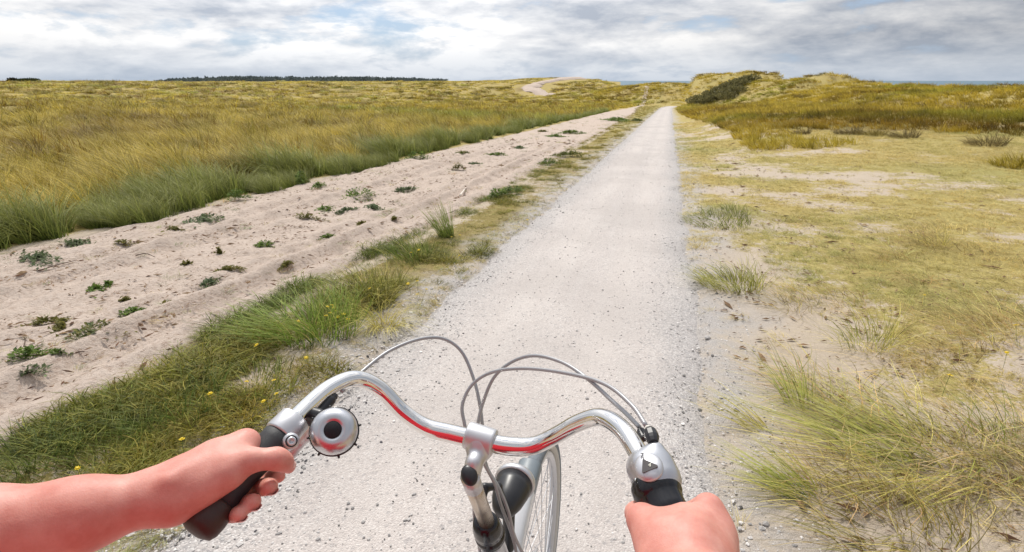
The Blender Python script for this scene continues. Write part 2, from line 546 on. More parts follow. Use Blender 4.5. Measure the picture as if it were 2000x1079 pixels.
sandm = np.where(GX < -1.4, np.maximum(sandm, sst(0.05, 0.45, gap) * sst(-6.8, -6.4, GX)), sandm)
gravm = sst(0.75, 0.0, np.abs(GX - pc) - 0.92 + 0.45 * fbm(GX / 0.6, GY / 0.9 + 6, 3)) * 1.0 * (GY < 130)
ground = link('ground', grid_mesh('ground', GX, GY, GZ, {'sand': sandm, 'hue': np.clip(hue, 0, 1), 'heath': np.clip(heath, 0, 1), 'gravel': gravm}), M_ground)
tag(ground, kind='structure')

# shell-gravel cycle path
ys = np.concatenate([np.arange(-6, 0.6, 0.3), np.arange(0.6, 12, 0.09), 12 * 1.03 ** np.arange(0, 82)])
us = np.linspace(-1.08, 1.08, 40)
U, Yp = np.meshgrid(us, ys)
wob = 0.16 * perlin(Yp / 1.1, np.sign(U) * 3 + 2.2) + 0.08 * perlin(Yp / 0.3, np.sign(U) * 3 + 7.2)
Xp = path_center(Yp) + U + wob * np.sign(U) * sst(0.6, 1.0, np.abs(U))
Zp = hfun(path_center(Yp), Yp, False) * 0.6 + hfun(Xp, Yp, False) * 0.4 + 0.012 - 0.020 * sst(0.75, 1.0, np.abs(U)) - 0.05 * sst(0.94, 1.08, np.abs(U))
Zp = Zp + 0.004 * fbm(Xp / 0.3, Yp / 0.5, 2) * sst(30, 10, Yp)
edge = sst(0.55, 0.95, np.abs(U) + 0.16 * fbm(Xp / 0.5, Yp / 1.2, 3))
wear = np.clip(np.exp(-((U - 0.36 + 0.07 * perlin(Yp / 2.5, Yp * 0 + 4.4)) / 0.14) ** 2) + np.exp(-((U + 0.28 + 0.08 * perlin(Yp / 3.1, Yp * 0 + 1.4)) / 0.17) ** 2), 0, 1) * (0.6 + 0.8 * fbm(Xp / 0.4, Yp / 2.0, 2))
wear = np.clip(wear, 0, 1)
Zp = Zp - 0.006 * wear
path = link('cycle_path', grid_mesh('cycle_path', Xp, Yp, Zp, {'edge': edge, 'wear': wear}), M_path)
tag(path, kind='structure')

# sandy wheel track
ys = np.concatenate([np.arange(-4, 0.6, 0.2), np.arange(0.6, 16, 0.05), 16 * 1.028 ** np.arange(0, 64)])
us = np.linspace(-0.03, 1.03, 110)
U, Yt = np.meshgrid(us, ys)
l, r_ = track_edges(Yt)
l = l - 0.12; r_ = r_ + 0.12
Xt = l + (r_ - l) * U
Zt = hfun(Xt, Yt, False) + 0.018 - 0.07 * sst(0.06, -0.02, U) - 0.07 * sst(0.95, 1.02, U)
near = sst(30, 12, Yt)
for (c_, wd, dp) in ((-3.25, 0.15, 0.085), (-3.62, 0.10, 0.05), (-4.9, 0.17, 0.075), (-5.35, 0.12, 0.05)):
    cc = c_ - 0.014 * np.clip(Yt - 8, 0, 90) + 0.08 * perlin(Yt / 2.1, Yt * 0 + c_)
    q = (Xt - cc) / wd
    Zt = Zt + near * dp * (-np.exp(-q * q) + 0.55 * np.exp(-(np.abs(q) - 1.6) ** 2 * 3)) * (0.7 + 0.5 * perlin(Yt / 1.3, Yt * 0 + c_ * 3))
Zt = Zt + near * (0.045 * fbm(Xt / 0.5, Yt / 0.8, 3) + 0.026 * fbm(Xt / 0.17, Yt / 0.2, 2))
track = link('sand_track', grid_mesh('sand_track', Xt, Yt, Zt), M_sand)
tag(track, kind='structure')

# pale sand trail over the far dune
tp = []
for (px, py, d, wd) in ((1095, 186, 205, 1.2), (1062, 181, 232, 2.2), (1033, 177, 250, 4.5), (1052, 172, 262, 2.5), (1078, 167, 274, 2.0), (1105, 161, 286, 3.0), (1131, 155.5, 296, 3.2)):
    dd = az_dir(px)
    tp.append((dd[0] * d, dd[1] * d, wd * 1.15))
tp = np.array(tp)
tt = np.linspace(0, len(tp) - 1, 60)
tq = np.stack([np.interp(tt, np.arange(len(tp)), tp[:, k]) for k in range(3)], 1)
tang = np.gradient(tq[:, :2], axis=0); tang /= np.linalg.norm(tang, axis=1)[:, None]
nrm = np.stack([-tang[:, 1], tang[:, 0]], 1)
off = np.linspace(-1, 1, 9)
X = tq[:, None, 0] + nrm[:, None, 0] * off * tq[:, None, 2] * (1 + 0.3 * rng.standard_normal((60, 1)))
Y = tq[:, None, 1] + nrm[:, None, 1] * off * tq[:, None, 2]
Z = hfun(X, Y) + 0.85 - 0.8 * np.abs(off) ** 3
trail = link('sand_trail', grid_mesh('sand_trail', X, Y, Z), M_sand)
tag(trail, kind='structure')

# the sea beyond the dunes
m, t, o = new_mat('sea_water')
P = nd(t, 'ShaderNodeNewGeometry').outputs['Position']
wv = nd(t, 'ShaderNodeTexNoise', {'Vector': P, 'Scale': 0.05, 'Detail': 6.0})
bpn = nd(t, 'ShaderNodeBump', {'Strength': 0.4, 'Distance': 1.0, 'Height': wv.outputs[0]})
b = nd(t, 'ShaderNodeBsdfPrincipled', {'Base Color': (0.10, 0.17, 0.22, 1), 'Roughness': 0.55, 'Specular IOR Level': 0.25, 'Normal': bpn.outputs[0]})
t.links.new(b.outputs[0], o.inputs[0])
sx = np.array([-30000., -3000, 0, 3000, 30000])
sea = link('sea', grid_mesh('sea', *np.meshgrid(sx, np.array([-500., 300, 3000, 30000, 50000])), np.full((5, 5), -10.0)), m)
tag(sea, kind='structure')


# ------------------------------------------------------------------ grass
def blades(n, base_r, lmin, lmax, wid, lean, spread, curl, segs=3, wind=(-1, 0), col_a=(0.10, 0.13, 0.03), col_b=(0.30, 0.24, 0.06), tipcol=None, r=None, wob=0.0, base_xy=None):
    """n arching blades; returns verts, faces, colours"""
    r = r or rng
    ang = r.uniform(0, 2 * np.pi, n)
    rad = base_r * np.sqrt(r.uniform(0, 1, n))
    bx, by = rad * np.cos(ang), rad * np.sin(ang)
    if base_xy is not None:
        bx = bx + base_xy[:, 0]; by = by + base_xy[:, 1]
    L = r.uniform(lmin, lmax, n)
    da = ang + r.normal(0, 0.6, n)
    dx = np.cos(da) * spread * r.uniform(0.2, 1.2, n) + wind[0] * lean * r.uniform(0.5, 1.4, n)
    dy = np.sin(da) * spread * r.uniform(0.2, 1.2, n) + wind[1] * lean * r.uniform(0.5, 1.4, n)
    dx2 = dx + wind[0] * curl * r.uniform(0.4, 1.6, n) + np.cos(da) * curl * 0.5
    dy2 = dy + wind[1] * curl * r.uniform(0.4, 1.6, n) + np.sin(da) * curl * 0.5
    sx_, sy_ = r.normal(0, wob, n), r.normal(0, wob, n)
    pts = []
    p = np.stack([bx, by, np.zeros(n)], 1)
    pts.append(p)
    for s in range(segs):
        f = (s + 0.5) / segs
        d = np.stack([dx * (1 - f) + dx2 * f + sx_ * math.sin(f * 5), dy * (1 - f) + dy2 * f + sy_ * math.cos(f * 4), np.full(n, 1.0) * (1 - f * min(1.6, curl * 0.9)) if curl > 0.5 else np.ones(n)], 1)
        d /= np.linalg.norm(d, axis=1)[:, None]
        p = p + d * (L / segs)[:, None]
        pts.append(p)
    fa = r.uniform(0, np.pi, n)
    side = np.stack([np.cos(fa), np.sin(fa), np.zeros(n)], 1)
    V, Cc = [], []
    mixv = r.uniform(0, 1, n)[:, None]
    ca, cb = np.array(col_a), np.array(col_b)
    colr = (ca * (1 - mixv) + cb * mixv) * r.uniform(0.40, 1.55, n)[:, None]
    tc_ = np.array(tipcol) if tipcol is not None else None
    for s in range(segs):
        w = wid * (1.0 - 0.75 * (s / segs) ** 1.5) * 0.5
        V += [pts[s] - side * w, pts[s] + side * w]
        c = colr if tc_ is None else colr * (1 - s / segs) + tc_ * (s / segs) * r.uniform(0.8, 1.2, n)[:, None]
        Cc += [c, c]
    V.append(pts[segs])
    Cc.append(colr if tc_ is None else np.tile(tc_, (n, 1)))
    k = 2 * segs + 1
    V = np.stack(V, 1).reshape(-1, 3)
    Cc = np.stack(Cc, 1).reshape(-1, 3)
    o_ = (np.arange(n) * k)[:, None]
    quads = np.concatenate([o_ + np.array([[2 * s, 2 * s + 1, 2 * s + 3, 2 * s + 2]]) for s in range(segs - 1)]) if segs > 1 else np.zeros((0, 4), int)
    tris = o_ + np.array([[2 * segs - 2, 2 * segs - 1, 2 * segs]])
    return V, [quads, tris], Cc


def blade_mesh(name, **kw):
    V, F, Cc = blades(**kw)
    return np_mesh(name, V, F, False, {'col': Cc})


def merge(parts):
    V, Q, T, Cc = [], [], [], []
    o_ = 0
    for (v, (q, t_), c) in parts:
        V.append(v); Cc.append(c); Q.append(q + o_); T.append(t_ + o_); o_ += len(v)
    return np.concatenate(V), [np.concatenate(Q), np.concatenate(T)], np.concatenate(Cc)


def proto_collection(name, meshes, mat):
    c = bpy.data.collections.new(name)
    for i, me in enumerate(meshes):
        me.materials.append(mat)
        ob = bpy.data.objects.new('%s_%02d' % (name, i), me)
        c.objects.link(ob)
    return c


def scatter(name, P, rotz, scale, tint, coll, label, cat):
    """one 'stuff' object: plant clumps instanced on points by geometry nodes"""
    me = bpy.data.meshes.new(name)
    n = len(P)
    me.vertices.add(n)
    me.vertices.foreach_set('co', np.asarray(P, np.float32).ravel())
    a = me.attributes.new('rot', 'FLOAT_VECTOR', 'POINT')
    rv = np.zeros((n, 3), np.float32); rv[:, 2] = rotz
    a.data.foreach_set('vector', rv.ravel())
    a = me.attributes.new('scl', 'FLOAT_VECTOR', 'POINT')
    a.data.foreach_set('vector', np.asarray(scale, np.float32).ravel())
    a = me.attributes.new('tint', 'FLOAT_COLOR', 'POINT')
    a.data.foreach_set('color', np.concatenate([np.asarray(tint, np.float32), np.ones((n, 1), np.float32)], 1).ravel())
    o = link(name, me)
    g = bpy.data.node_groups.new(name, 'GeometryNodeTree')
    g.interface.new_socket('Geometry', in_out='INPUT', socket_type='NodeSocketGeometry')
    g.interface.new_socket('Geometry', in_out='OUTPUT', socket_type='NodeSocketGeometry')
    gi = g.nodes.new('NodeGroupInput'); go = g.nodes.new('NodeGroupOutput')
    ip = g.nodes.new('GeometryNodeInstanceOnPoints')
    ci = g.nodes.new('GeometryNodeCollectionInfo')
    ci.inputs['Collection'].default_value = coll
    ci.inputs['Separate Children'].default_value = True
    ci.inputs['Reset Children'].default_value = True
    ip.inputs['Pick Instance'].default_value = True
    def na(nm, ty):
        x = g.nodes.new('GeometryNodeInputNamedAttribute'); x.data_type = ty; x.inputs['Name'].default_value = nm
        return x.outputs['Attribute']
    g.links.new(gi.outputs[0], ip.inputs['Points'])
    g.links.new(ci.outputs[0], ip.inputs['Instance'])
    e2r = g.nodes.new('FunctionNodeEulerToRotation')
    g.links.new(na('rot', 'FLOAT_VECTOR'), e2r.inputs[0])
    g.links.new(e2r.outputs[0], ip.inputs['Rotation'])
    g.links.new(na('scl', 'FLOAT_VECTOR'), ip.inputs['Scale'])
    g.links.new(ip.outputs[0], go.inputs[0])
    md = o.modifiers.new('scatter', 'NODES'); md.node_group = g
    tag(o, label, cat, kind='stuff')
    return o


def sample_polar(n, r0, r1, a0, a1, power):
    """points in a sector round the camera foot, density ~ r^-power"""
    u = rng.uniform(0, 1, n)
    e = 2.0 - power
    r = (r0 ** e + u * (r1 ** e - r0 ** e)) ** (1 / e) if abs(e) > 1e-6 else r0 * (r1 / r0) ** u
    a = np.radians(rng.uniform(a0, a1, n))
    return r * np.sin(a), r * np.cos(a), r


GOLD_A, GOLD_B = (0.32, 0.232, 0.020), (0.63, 0.485, 0.062)
GRN_A, GRN_B = (0.045, 0.085, 0.012), (0.21, 0.26, 0.045)
WHITE3 = np.ones(3)

# marram field left of the track ------------------------------------
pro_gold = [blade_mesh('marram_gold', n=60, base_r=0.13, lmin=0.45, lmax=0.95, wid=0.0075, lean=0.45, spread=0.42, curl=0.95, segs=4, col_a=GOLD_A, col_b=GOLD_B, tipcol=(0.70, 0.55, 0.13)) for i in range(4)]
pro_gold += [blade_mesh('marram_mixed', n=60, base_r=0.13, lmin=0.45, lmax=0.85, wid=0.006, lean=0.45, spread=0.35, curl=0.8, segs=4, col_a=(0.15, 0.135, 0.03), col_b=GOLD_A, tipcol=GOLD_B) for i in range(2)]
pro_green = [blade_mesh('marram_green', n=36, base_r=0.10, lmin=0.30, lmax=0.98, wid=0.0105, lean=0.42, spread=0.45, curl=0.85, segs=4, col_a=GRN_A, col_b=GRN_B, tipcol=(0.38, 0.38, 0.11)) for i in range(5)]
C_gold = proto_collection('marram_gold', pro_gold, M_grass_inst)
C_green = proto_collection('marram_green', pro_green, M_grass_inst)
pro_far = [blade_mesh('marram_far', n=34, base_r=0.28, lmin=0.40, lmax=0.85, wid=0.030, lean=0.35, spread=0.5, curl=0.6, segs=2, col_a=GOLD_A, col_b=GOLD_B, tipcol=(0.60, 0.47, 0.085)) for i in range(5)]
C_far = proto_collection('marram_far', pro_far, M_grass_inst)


def tint_field(x, y):
    n1 = fbm(x / 7.0 + 5, y / 5.0, 3)
    n2 = fbm(x / 22.0 + 15, y / 14.0 + 4, 2)
    t_ = np.ones((len(x), 3))
    g = sst(0.05, 0.45, n2)[:, None]
    t_ = t_ * (1 - g) + g * np.array([0.70, 0.88, 0.80])
    d = sst(0.08, 0.42, n1)[:, None]
    t_ = t_ * (1 - d) + d * np.array([0.48, 0.42, 0.38])
    n3 = fbm(x / 2.4 + 41, y / 1.9 + 8, 3)
    d3 = sst(0.08, 0.36, n3)[:, None] * 0.9
    t_ = t_ * (1 - d3) + t_ * d3 * np.array([0.40, 0.40, 0.36])
    far = sst(40, 160, np.hypot(x, y))[:, None]
    t_ = t_ * (1 + far * np.array([0.10, 0.14, 0.02]))
    return t_ * rng.uniform(0.62, 1.32, (len(x), 1))


# near golden field
x, y, r = sample_polar(7500, 4.0, 42, -88, -10, 1.25)
l, _ = track_edges(y)
k = (x < l - 0.9 - 0.5 * perlin(y / 1.8, y * 0 + 9)) & (y > 0.3)
x, y, r = x[k], y[k], r[k]
t_ = tint_field(x, y)
s = rng.uniform(0.55, 1.2, len(x)) * (0.85 + 0.55 * perlin(x / 2.3, y / 2.3))
scatter('marram_field', np.stack([x, y, hfun(x, y) - 0.02], 1), rng.normal(0, 0.5, len(x)), np.stack([s * (1 + 0.012 * r)] * 2 + [s], 1), t_, C_gold,
        'golden wind-blown marram grass covering the field left of the sand track', 'grass')
# green fringe at the track edge
n = 3200
yy = 2.2 * (75 / 2.2) ** rng.uniform(0, 1, n)
l, _ = track_edges(yy)
dist = np.abs(rng.normal(0, 0.62, n)) * (0.75 + 1.0 * sst(0, 9, 9 - yy))
cid = np.floor(yy / (0.55 + 0.03 * yy)); cq = np.sin(cid * 12.9898) * 43758.5; cq = cq - np.floor(cq)
x = l + 0.10 - dist - 0.55 * cq
k = perlin(yy / 1.1, yy * 0 + 31) + 0.4 * perlin(x / 0.8, yy / 0.8) > -0.22
x, yy, dist = x[k], yy[k], dist[k]
t_ = np.array([1, 1, 1.0]) * rng.uniform(0.65, 1.2, (len(x), 1)) * (1 + np.outer(sst(0.7, 1.9, dist), [0.9, 0.45, 0.25]))
cq = cq[k]
s = rng.uniform(0.45, 1.0, len(x)) * (0.55 + 0.65 * cq)
scatter('marram_fringe', np.stack([x, yy, hfun(x, yy) - 0.02], 1), rng.normal(0, 0.6, len(x)), np.stack([s * (1 + 0.012 * yy)] * 2 + [s], 1), t_, C_green,
        'green marram fringe along the left edge of the sand track', 'grass')
# middle and far field left
x, y, r = sample_polar(26000, 30, 430, -80, -1, 1.55)
l, _ = track_edges(y)
k = (x < l - 0.8) | (y > 137)
for i in range(len(tq)):
    k &= np.hypot(x - tq[i, 0], y - tq[i, 1]) > tq[i, 2] + 2.0
    for back in (0.985, 0.97, 0.955):
        k &= np.hypot(x - tq[i, 0] * back, y - tq[i, 1] * back) > tq[i, 2] + 1.2
x, y, r = x[k], y[k], r[k]
s = rng.uniform(0.6, 1.25, len(x)) * (1 + 0.001 * r)
sw = s * (1 + 0.007 * r)
nh = 1100
hx, hy, hr_ = sample_polar(nh, 11, 260, -80, -4, 1.35)
hx = np.repeat(hx, 7) + rng.normal(0, 1, nh * 7) * np.repeat(0.25 + 0.006 * hr_, 7) * 1.6
hy = np.repeat(hy, 7) + rng.normal(0, 1, nh * 7) * np.repeat(0.25 + 0.006 * hr_, 7)
hl, _ = track_edges(hy)
kk = hx < hl - 2.0
for i in range(0, len(tq), 2):
    kk &= np.hypot(hx - tq[i, 0] * 0.98, hy - tq[i, 1] * 0.98) > tq[i, 2] + 4
hx, hy = hx[kk], hy[kk]
hrr = np.hypot(hx, hy)
hs = rng.uniform(0.7, 1.3, len(hx)) * (0.8 + 0.0035 * hrr)
x = np.concatenate([x, hx]); y = np.concatenate([y, hy])
s = np.concatenate([s, hs]); sw = np.concatenate([sw, hs * (0.7 + 0.006 * hrr)])
tf = tint_field(x, y)
hcol = np.array([[0.42, 0.44, 0.45], [0.50, 0.40, 0.38], [0.55, 0.62, 0.55]])[rng.integers(0, 3, len(hx))]
tf[len(tf) - len(hx):] = hcol * rng.uniform(0.7, 1.2, (len(hx), 1))
scatter('marram_far_field', np.stack([x, y, hfun(x, y) - 0.03], 1), rng.normal(0, 0.8, len(x)), np.stack([sw, sw, s * 0.85], 1), tf, C_far,
        'distant golden marram grass stretching to the horizon', 'grass')
# dunes on the right
x, y, r = sample_polar(28000, 17, 230, -7, 52, 1.35)
n1 = fbm(x / 5.0 + 50, y / 4.0, 3)
k = ((x > path_center(y) + 2.0 + 1.2 * sst(60, 15, y)) | (y > 139)) & (n1 + 0.65 * sst(17, 50, r) + 0.5 * np.exp(-(((x - 8.8) / 5.6) ** 2 + ((y - 28) / 5.5) ** 2) ** 2) > 0.12) & (hfun(x, y) > -6)
x, y, r = x[k], y[k], r[k]
s = rng.uniform(0.55, 1.1, len(x)) * (0.62 + 0.38 * sst(20, 60, r))
sw = s * (0.65 + 0.009 * r)
t_ = tint_field(x, y)
hm = np.exp(-(((x - 8.8) / 5.6) ** 2 + ((y - 28) / 5.5) ** 2) ** 2)[:, None]
t_ = t_ * (1 - hm) + t_ * hm * np.array([0.66, 0.54, 0.50])
scatter('dune_grass', np.stack([x, y, hfun(x, y) - 0.03], 1), rng.normal(0, 0.8, len(x)), np.stack([sw, sw, s * 0.85], 1), t_ * np.array([0.95, 0.93, 0.85]), C_far,
        'tussocky olive marram grass on the dune ridge right of the path', 'grass')

# short turf -------------------------------------------------------
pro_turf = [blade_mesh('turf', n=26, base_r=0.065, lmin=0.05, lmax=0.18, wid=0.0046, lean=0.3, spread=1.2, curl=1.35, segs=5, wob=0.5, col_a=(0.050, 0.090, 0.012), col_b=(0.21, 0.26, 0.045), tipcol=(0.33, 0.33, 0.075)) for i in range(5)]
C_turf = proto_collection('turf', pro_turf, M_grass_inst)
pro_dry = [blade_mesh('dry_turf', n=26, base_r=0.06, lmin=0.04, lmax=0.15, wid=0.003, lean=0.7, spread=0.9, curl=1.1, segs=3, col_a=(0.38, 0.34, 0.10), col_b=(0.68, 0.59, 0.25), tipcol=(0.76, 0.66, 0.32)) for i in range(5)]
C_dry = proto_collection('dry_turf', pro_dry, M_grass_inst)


def verge_points(n, y0, y1):
    yy = y0 * (y1 / y0) ** rng.uniform(0, 1, n)
    _, re = track_edges(yy)
    pe = path_center(yy) - 0.97
    u = rng.uniform(0, 1, n)
    xx = re - 0.06 + (pe - re + 0.04) * u
    return xx, yy, u


x, y, u = verge_points(14500, 0.9, 134)
cl_n = 1.5 * fbm(x / 0.55 + 7, y / 0.8, 3)
k = cl_n + 0.32 - 0.80 * sst(0.50, 1.0, u) - 0.35 * sst(0.22, 0.0, u) - 0.12 * sst(4, 8, y) > rng.uniform(-0.45, 0.60, len(x))
x, y, u = x[k], y[k], u[k]
big = sst(-0.1, 0.45, fbm(x / 0.55 + 7, y / 0.8, 2))
s = rng.uniform(0.7, 1.3, len(x)) * (0.42 + 0.85 * big) * (1 + 0.018 * y) * (1 - 0.42 * sst(3.5, 8, y))
gsh = np.clip(0.9 - 0.75 * u + 0.5 * fbm(x / 0.9, y / 1.5 + 9, 2), 0, 1)[:, None] * sst(26, 5, y)[:, None]
t_ = (gsh * np.array([0.66, 0.80, 0.62]) + (1 - gsh) * np.array([1.45, 1.12, 0.85])) * rng.uniform(0.45, 1.25, (len(x), 1)) * (1 + rng.uniform(-0.15, 0.25, (len(x), 1)) * np.array([1, 0.2, 0]))
scatter('verge_grass', np.stack([x, y, hfun(x, y) - 0.005], 1), rng.uniform(0, 6.28, len(x)), np.stack([s, s, s], 1), t_, C_turf,
        'short green grass in the verge between the sand track and the path', 'grass')
x, y, u = verge_points(7000, 0.9, 120)
k = 1.2 * fbm(x / 0.4 + 17, y / 0.6, 3) + 0.25 > rng.uniform(-0.3, 0.7, len(x))
x, y, u = x[k], y[k], u[k]
s = rng.uniform(0.4, 1.1, len(x)) * (1 + 0.02 * y) * 0.75
t_ = rng.uniform(0.45, 1.0, (len(x), 1)) * (np.array([0.92, 0.9, 0.75]) + rng.uniform(-0.2, 0.1, (len(x), 3)))
scatter('verge_straw', np.stack([x, y, hfun(x, y) - 0.004], 1), rng.uniform(0, 6.28, len(x)), np.stack([s, s, s * 0.7], 1), t_, C_dry,
        'dry straw-coloured grass mixed into the verge beside the path', 'grass')
# thin turf right
x, y, r = sample_polar(52000, 1.5, 40, -3, 62, 1.05)
sm = sand_mask(x, y)
n1 = fbm(x / 0.5 + 70, y / 0.5, 3)
k = (x > path_center(y) + 1.0) & (0.66 - sm + 0.70 * n1 > rng.uniform(-0.15, 0.55, len(x)))
x, y, r = x[k], y[k], r[k]
s = rng.uniform(0.5, 1.15, len(x)) * (1 + 0.035 * r) * 0.85
n2 = fbm(x / 3.0 + 1, y / 3.0 + 2, 2)
gm = sst(-0.2, 0.5, n2)[:, None] * 0.75
t_ = (np.array([1.10, 1.02, 0.95]) * (1 - gm) + gm * np.array([0.62, 0.76, 0.55])) * rng.uniform(0.75, 1.2, (len(x), 1))
scatter('thin_turf', np.stack([x, y, hfun(x, y) - 0.004], 1), rng.normal(0, 1.2, len(x)), np.stack([s, s, s * 0.75], 1), t_, C_dry,
        'thin dry turf with straw-coloured blades on the sandy ground right of the path', 'grass')
# lying straw in the right foreground
pro_straw = [blade_mesh('straw', n=12, base_r=0.16, lmin=0.18, lmax=0.52, wid=0.0046, lean=1.2, spread=1.2, curl=1.3, segs=5, wob=0.5, col_a=(0.36, 0.26, 0.09), col_b=(0.72, 0.60, 0.24), tipcol=(0.78, 0.66, 0.32)) for i in range(5)]
C_straw = proto_collection('straw', pro_straw, M_grass_inst)
x, y, r = sample_polar(4800, 1.5, 9, 12, 62, 1.2)
n1 = fbm(x / 0.9 + 33, y / 0.7, 3)
k = (x > 0.75) & (n1 + 0.50 * sst(0.8, 1.9, x) * sst(3.6, 1.9, y) > rng.uniform(0.02, 0.6, len(x)))
x, y, r = x[k], y[k], r[k]
s = rng.uniform(0.6, 1.1, len(x))
t_ = rng.uniform(0.3, 1.25, (len(x), 1)) * (np.array([1, 0.95, 0.85]) + rng.uniform(-0.15, 0.1, (len(x), 3)))
scatter('straw_litter', np.stack([x, y, hfun(x, y) + 0.002], 1), rng.normal(0, 1.0, len(x)), np.stack([s, s, s * 0.55], 1), t_, C_straw,
        'loose yellow straw lying on the sand in the right foreground', 'dry grass')


n = 2200
yy = 1.6 * (60 / 1.6) ** rng.uniform(0, 1, n)
xl, xr = track_edges(yy)
ue = rng.beta(0.55, 0.55, n)
xx = xl + (xr - xl) * ue
k = fbm(xx / 0.8 + 14, yy / 1.0 + 4, 3) > rng.uniform(-0.15, 0.45, n)
xx, yy = xx[k], yy[k]
s = rng.uniform(0.25, 0.8, len(xx)) * (1 + 0.04 * yy)
t_ = rng.uniform(0.45, 1.0, (len(xx), 1)) * np.where(rng.uniform(0, 1, (len(xx), 1)) < 0.45, np.array([0.42, 0.62, 0.35]), np.array([0.95, 0.9, 0.75])) * (np.array([1.0, 1.0, 1.0]) + rng.uniform(-0.2, 0.2, (len(xx), 3)))
scatter('sand_sprouts', np.stack([xx, yy, hfun(xx, yy, False) + 0.01], 1), rng.uniform(0, 6.28, len(xx)), np.stack([s, s, s * 0.8], 1), t_, C_dry,
        'thin dry grass sprouts dotted over the sand track', 'grass')


# ------------------------------------------------------------------ single plants
def place(name, me, p, label, cat, group=None, rz=0.0, sc=1.0):
    o = link(name, me, M_plant)
    o.location = (p[0], p[1], p[2] - 0.005)
    o.rotation_euler = (0, 0, rz)
    o.scale = (sc, sc, sc)
    return tag(o, label, cat, group)


def tuft(name, px, py, label, parts, cat='grass tuft', flat=1.0):
    V, F, Cc = merge([blades(**k) for k in parts])
    V[:, 2] *= flat
    p = ground_point(px, py)
    # root every blade on the ground under it
    gz = hfun(p[0] + V[:, 0], p[1] + V[:, 1]) - p[2]
    V[:, 2] += gz
    return place(name, np_mesh(name, V, F, False, {'col': Cc}), p, label, cat)


G1, G2 = (0.07, 0.13, 0.02), (0.24, 0.31, 0.06)
Y1, Y2 = (0.42, 0.38, 0.08), (0.72, 0.62, 0.20)
tuft('grass_tuft', 872, 462, 'upright blue-green marram tuft standing alone between sand track and path', [
    dict(n=150, base_r=0.09, lmin=0.25, lmax=0.52, wid=0.005, lean=0.32, spread=0.30, curl=0.35, segs=4, col_a=G1, col_b=G2, tipcol=(0.348, 0.392, 0.116)),
    dict(n=50, base_r=0.10, lmin=0.15, lmax=0.35, wid=0.004, lean=0.05, spread=0.9, curl=1.2, segs=4, col_a=Y1, col_b=G2)])
tuft('grass_clump', 600, 645, 'large dark green grass clump at the verge beside the left handlebar cable', [
    dict(n=620, base_r=0.36, lmin=0.16, lmax=0.42, wid=0.0065, lean=0.15, spread=0.9, curl=0.9, segs=5, col_a=(0.05, 0.12, 0.015), col_b=(0.22, 0.33, 0.05), tipcol=(0.33, 0.40, 0.08)),
    dict(n=120, base_r=0.35, lmin=0.25, lmax=0.45, wid=0.003, lean=0.35, spread=0.8, curl=1.0, segs=5, col_a=G2, col_b=Y2)], 'grass clump')
tuft('grass_clump', 705, 560, 'olive grass clump just behind the large dark green clump in the verge', [
    dict(n=420, base_r=0.34, lmin=0.10, lmax=0.28, wid=0.004, lean=0.2, spread=0.8, curl=0.9, segs=4, col_a=(0.131, 0.160, 0.029), col_b=(0.334, 0.319, 0.072)),
    dict(n=60, base_r=0.3, lmin=0.25, lmax=0.42, wid=0.003, lean=0.3, spread=0.6, curl=0.9, segs=5, col_a=Y1, col_b=Y2)], 'grass clump')
tuft('grass_tuft', 752, 640, 'pale straw-yellow tuft drooping towards the path beside the large green clump', [
    dict(n=170, base_r=0.10, lmin=0.22, lmax=0.48, wid=0.0035, lean=0.35, spread=0.9, curl=1.25, segs=6, wind=(0.6, -0.8), col_a=Y1, col_b=Y2, tipcol=(0.725, 0.623, 0.217))])
tuft('grass_tuft', 800, 505, 'green tuft with tall bent stalks in the verge left of the lone upright tuft', [
    dict(n=220, base_r=0.22, lmin=0.12, lmax=0.34, wid=0.004, lean=0.2, spread=0.6, curl=0.7, segs=4, col_a=G1, col_b=G2),
    dict(n=26, base_r=0.2, lmin=0.4, lmax=0.62, wid=0.003, lean=0.7, spread=0.5, curl=0.9, segs=5, col_a=Y1, col_b=Y2)])
tuft('grass_tuft', 1430, 558, 'low yellow-green tuft at the right edge of the path, farther off', [
    dict(n=420, base_r=0.26, lmin=0.14, lmax=0.36, wid=0.0055, lean=0.35, spread=0.9, curl=1.0, segs=4, col_a=(0.232, 0.261, 0.058), col_b=(0.522, 0.478, 0.131))])
tuft('grass_tuft', 1400, 432, 'low green grassy mound beside the path, middle distance on the right', [
    dict(n=700, base_r=0.42, lmin=0.06, lmax=0.20, wid=0.006, lean=0.3, spread=0.9, curl=0.9, segs=3, col_a=(0.14, 0.17, 0.03), col_b=(0.34, 0.36, 0.08))])
tuft('grass_tuft', 1690, 672, 'sprawling tuft with curled straw blades before the bare sand mound', [
    dict(n=110, base_r=0.16, lmin=0.18, lmax=0.40, wid=0.0035, lean=0.1, spread=0.7, curl=0.8, segs=4, col_a=(0.246, 0.290, 0.058), col_b=(0.522, 0.493, 0.131)),
    dict(n=60, base_r=0.2, lmin=0.3, lmax=0.55, wid=0.0035, lean=0.2, spread=1.2, curl=1.3, segs=6, col_a=Y1, col_b=Y2)])
tuft('grass_tuft', 1745, 880, 'big wind-swept green and straw tuft streaming left in the right foreground', [
    dict(n=170, base_r=0.20, lmin=0.35, lmax=0.85, wid=0.0060, lean=1.25, spread=0.50, curl=0.8, segs=6, wind=(-0.86, 0.5), col_a=(0.189, 0.246, 0.043), col_b=(0.493, 0.493, 0.116), tipcol=(0.551, 0.522, 0.160)),
    dict(n=150, base_r=0.34, lmin=0.3, lmax=0.65, wid=0.0050, lean=0.8, spread=0.9, curl=1.2, segs=6, wind=(-0.8, 0.2), col_a=Y1, col_b=Y2)], flat=0.5)
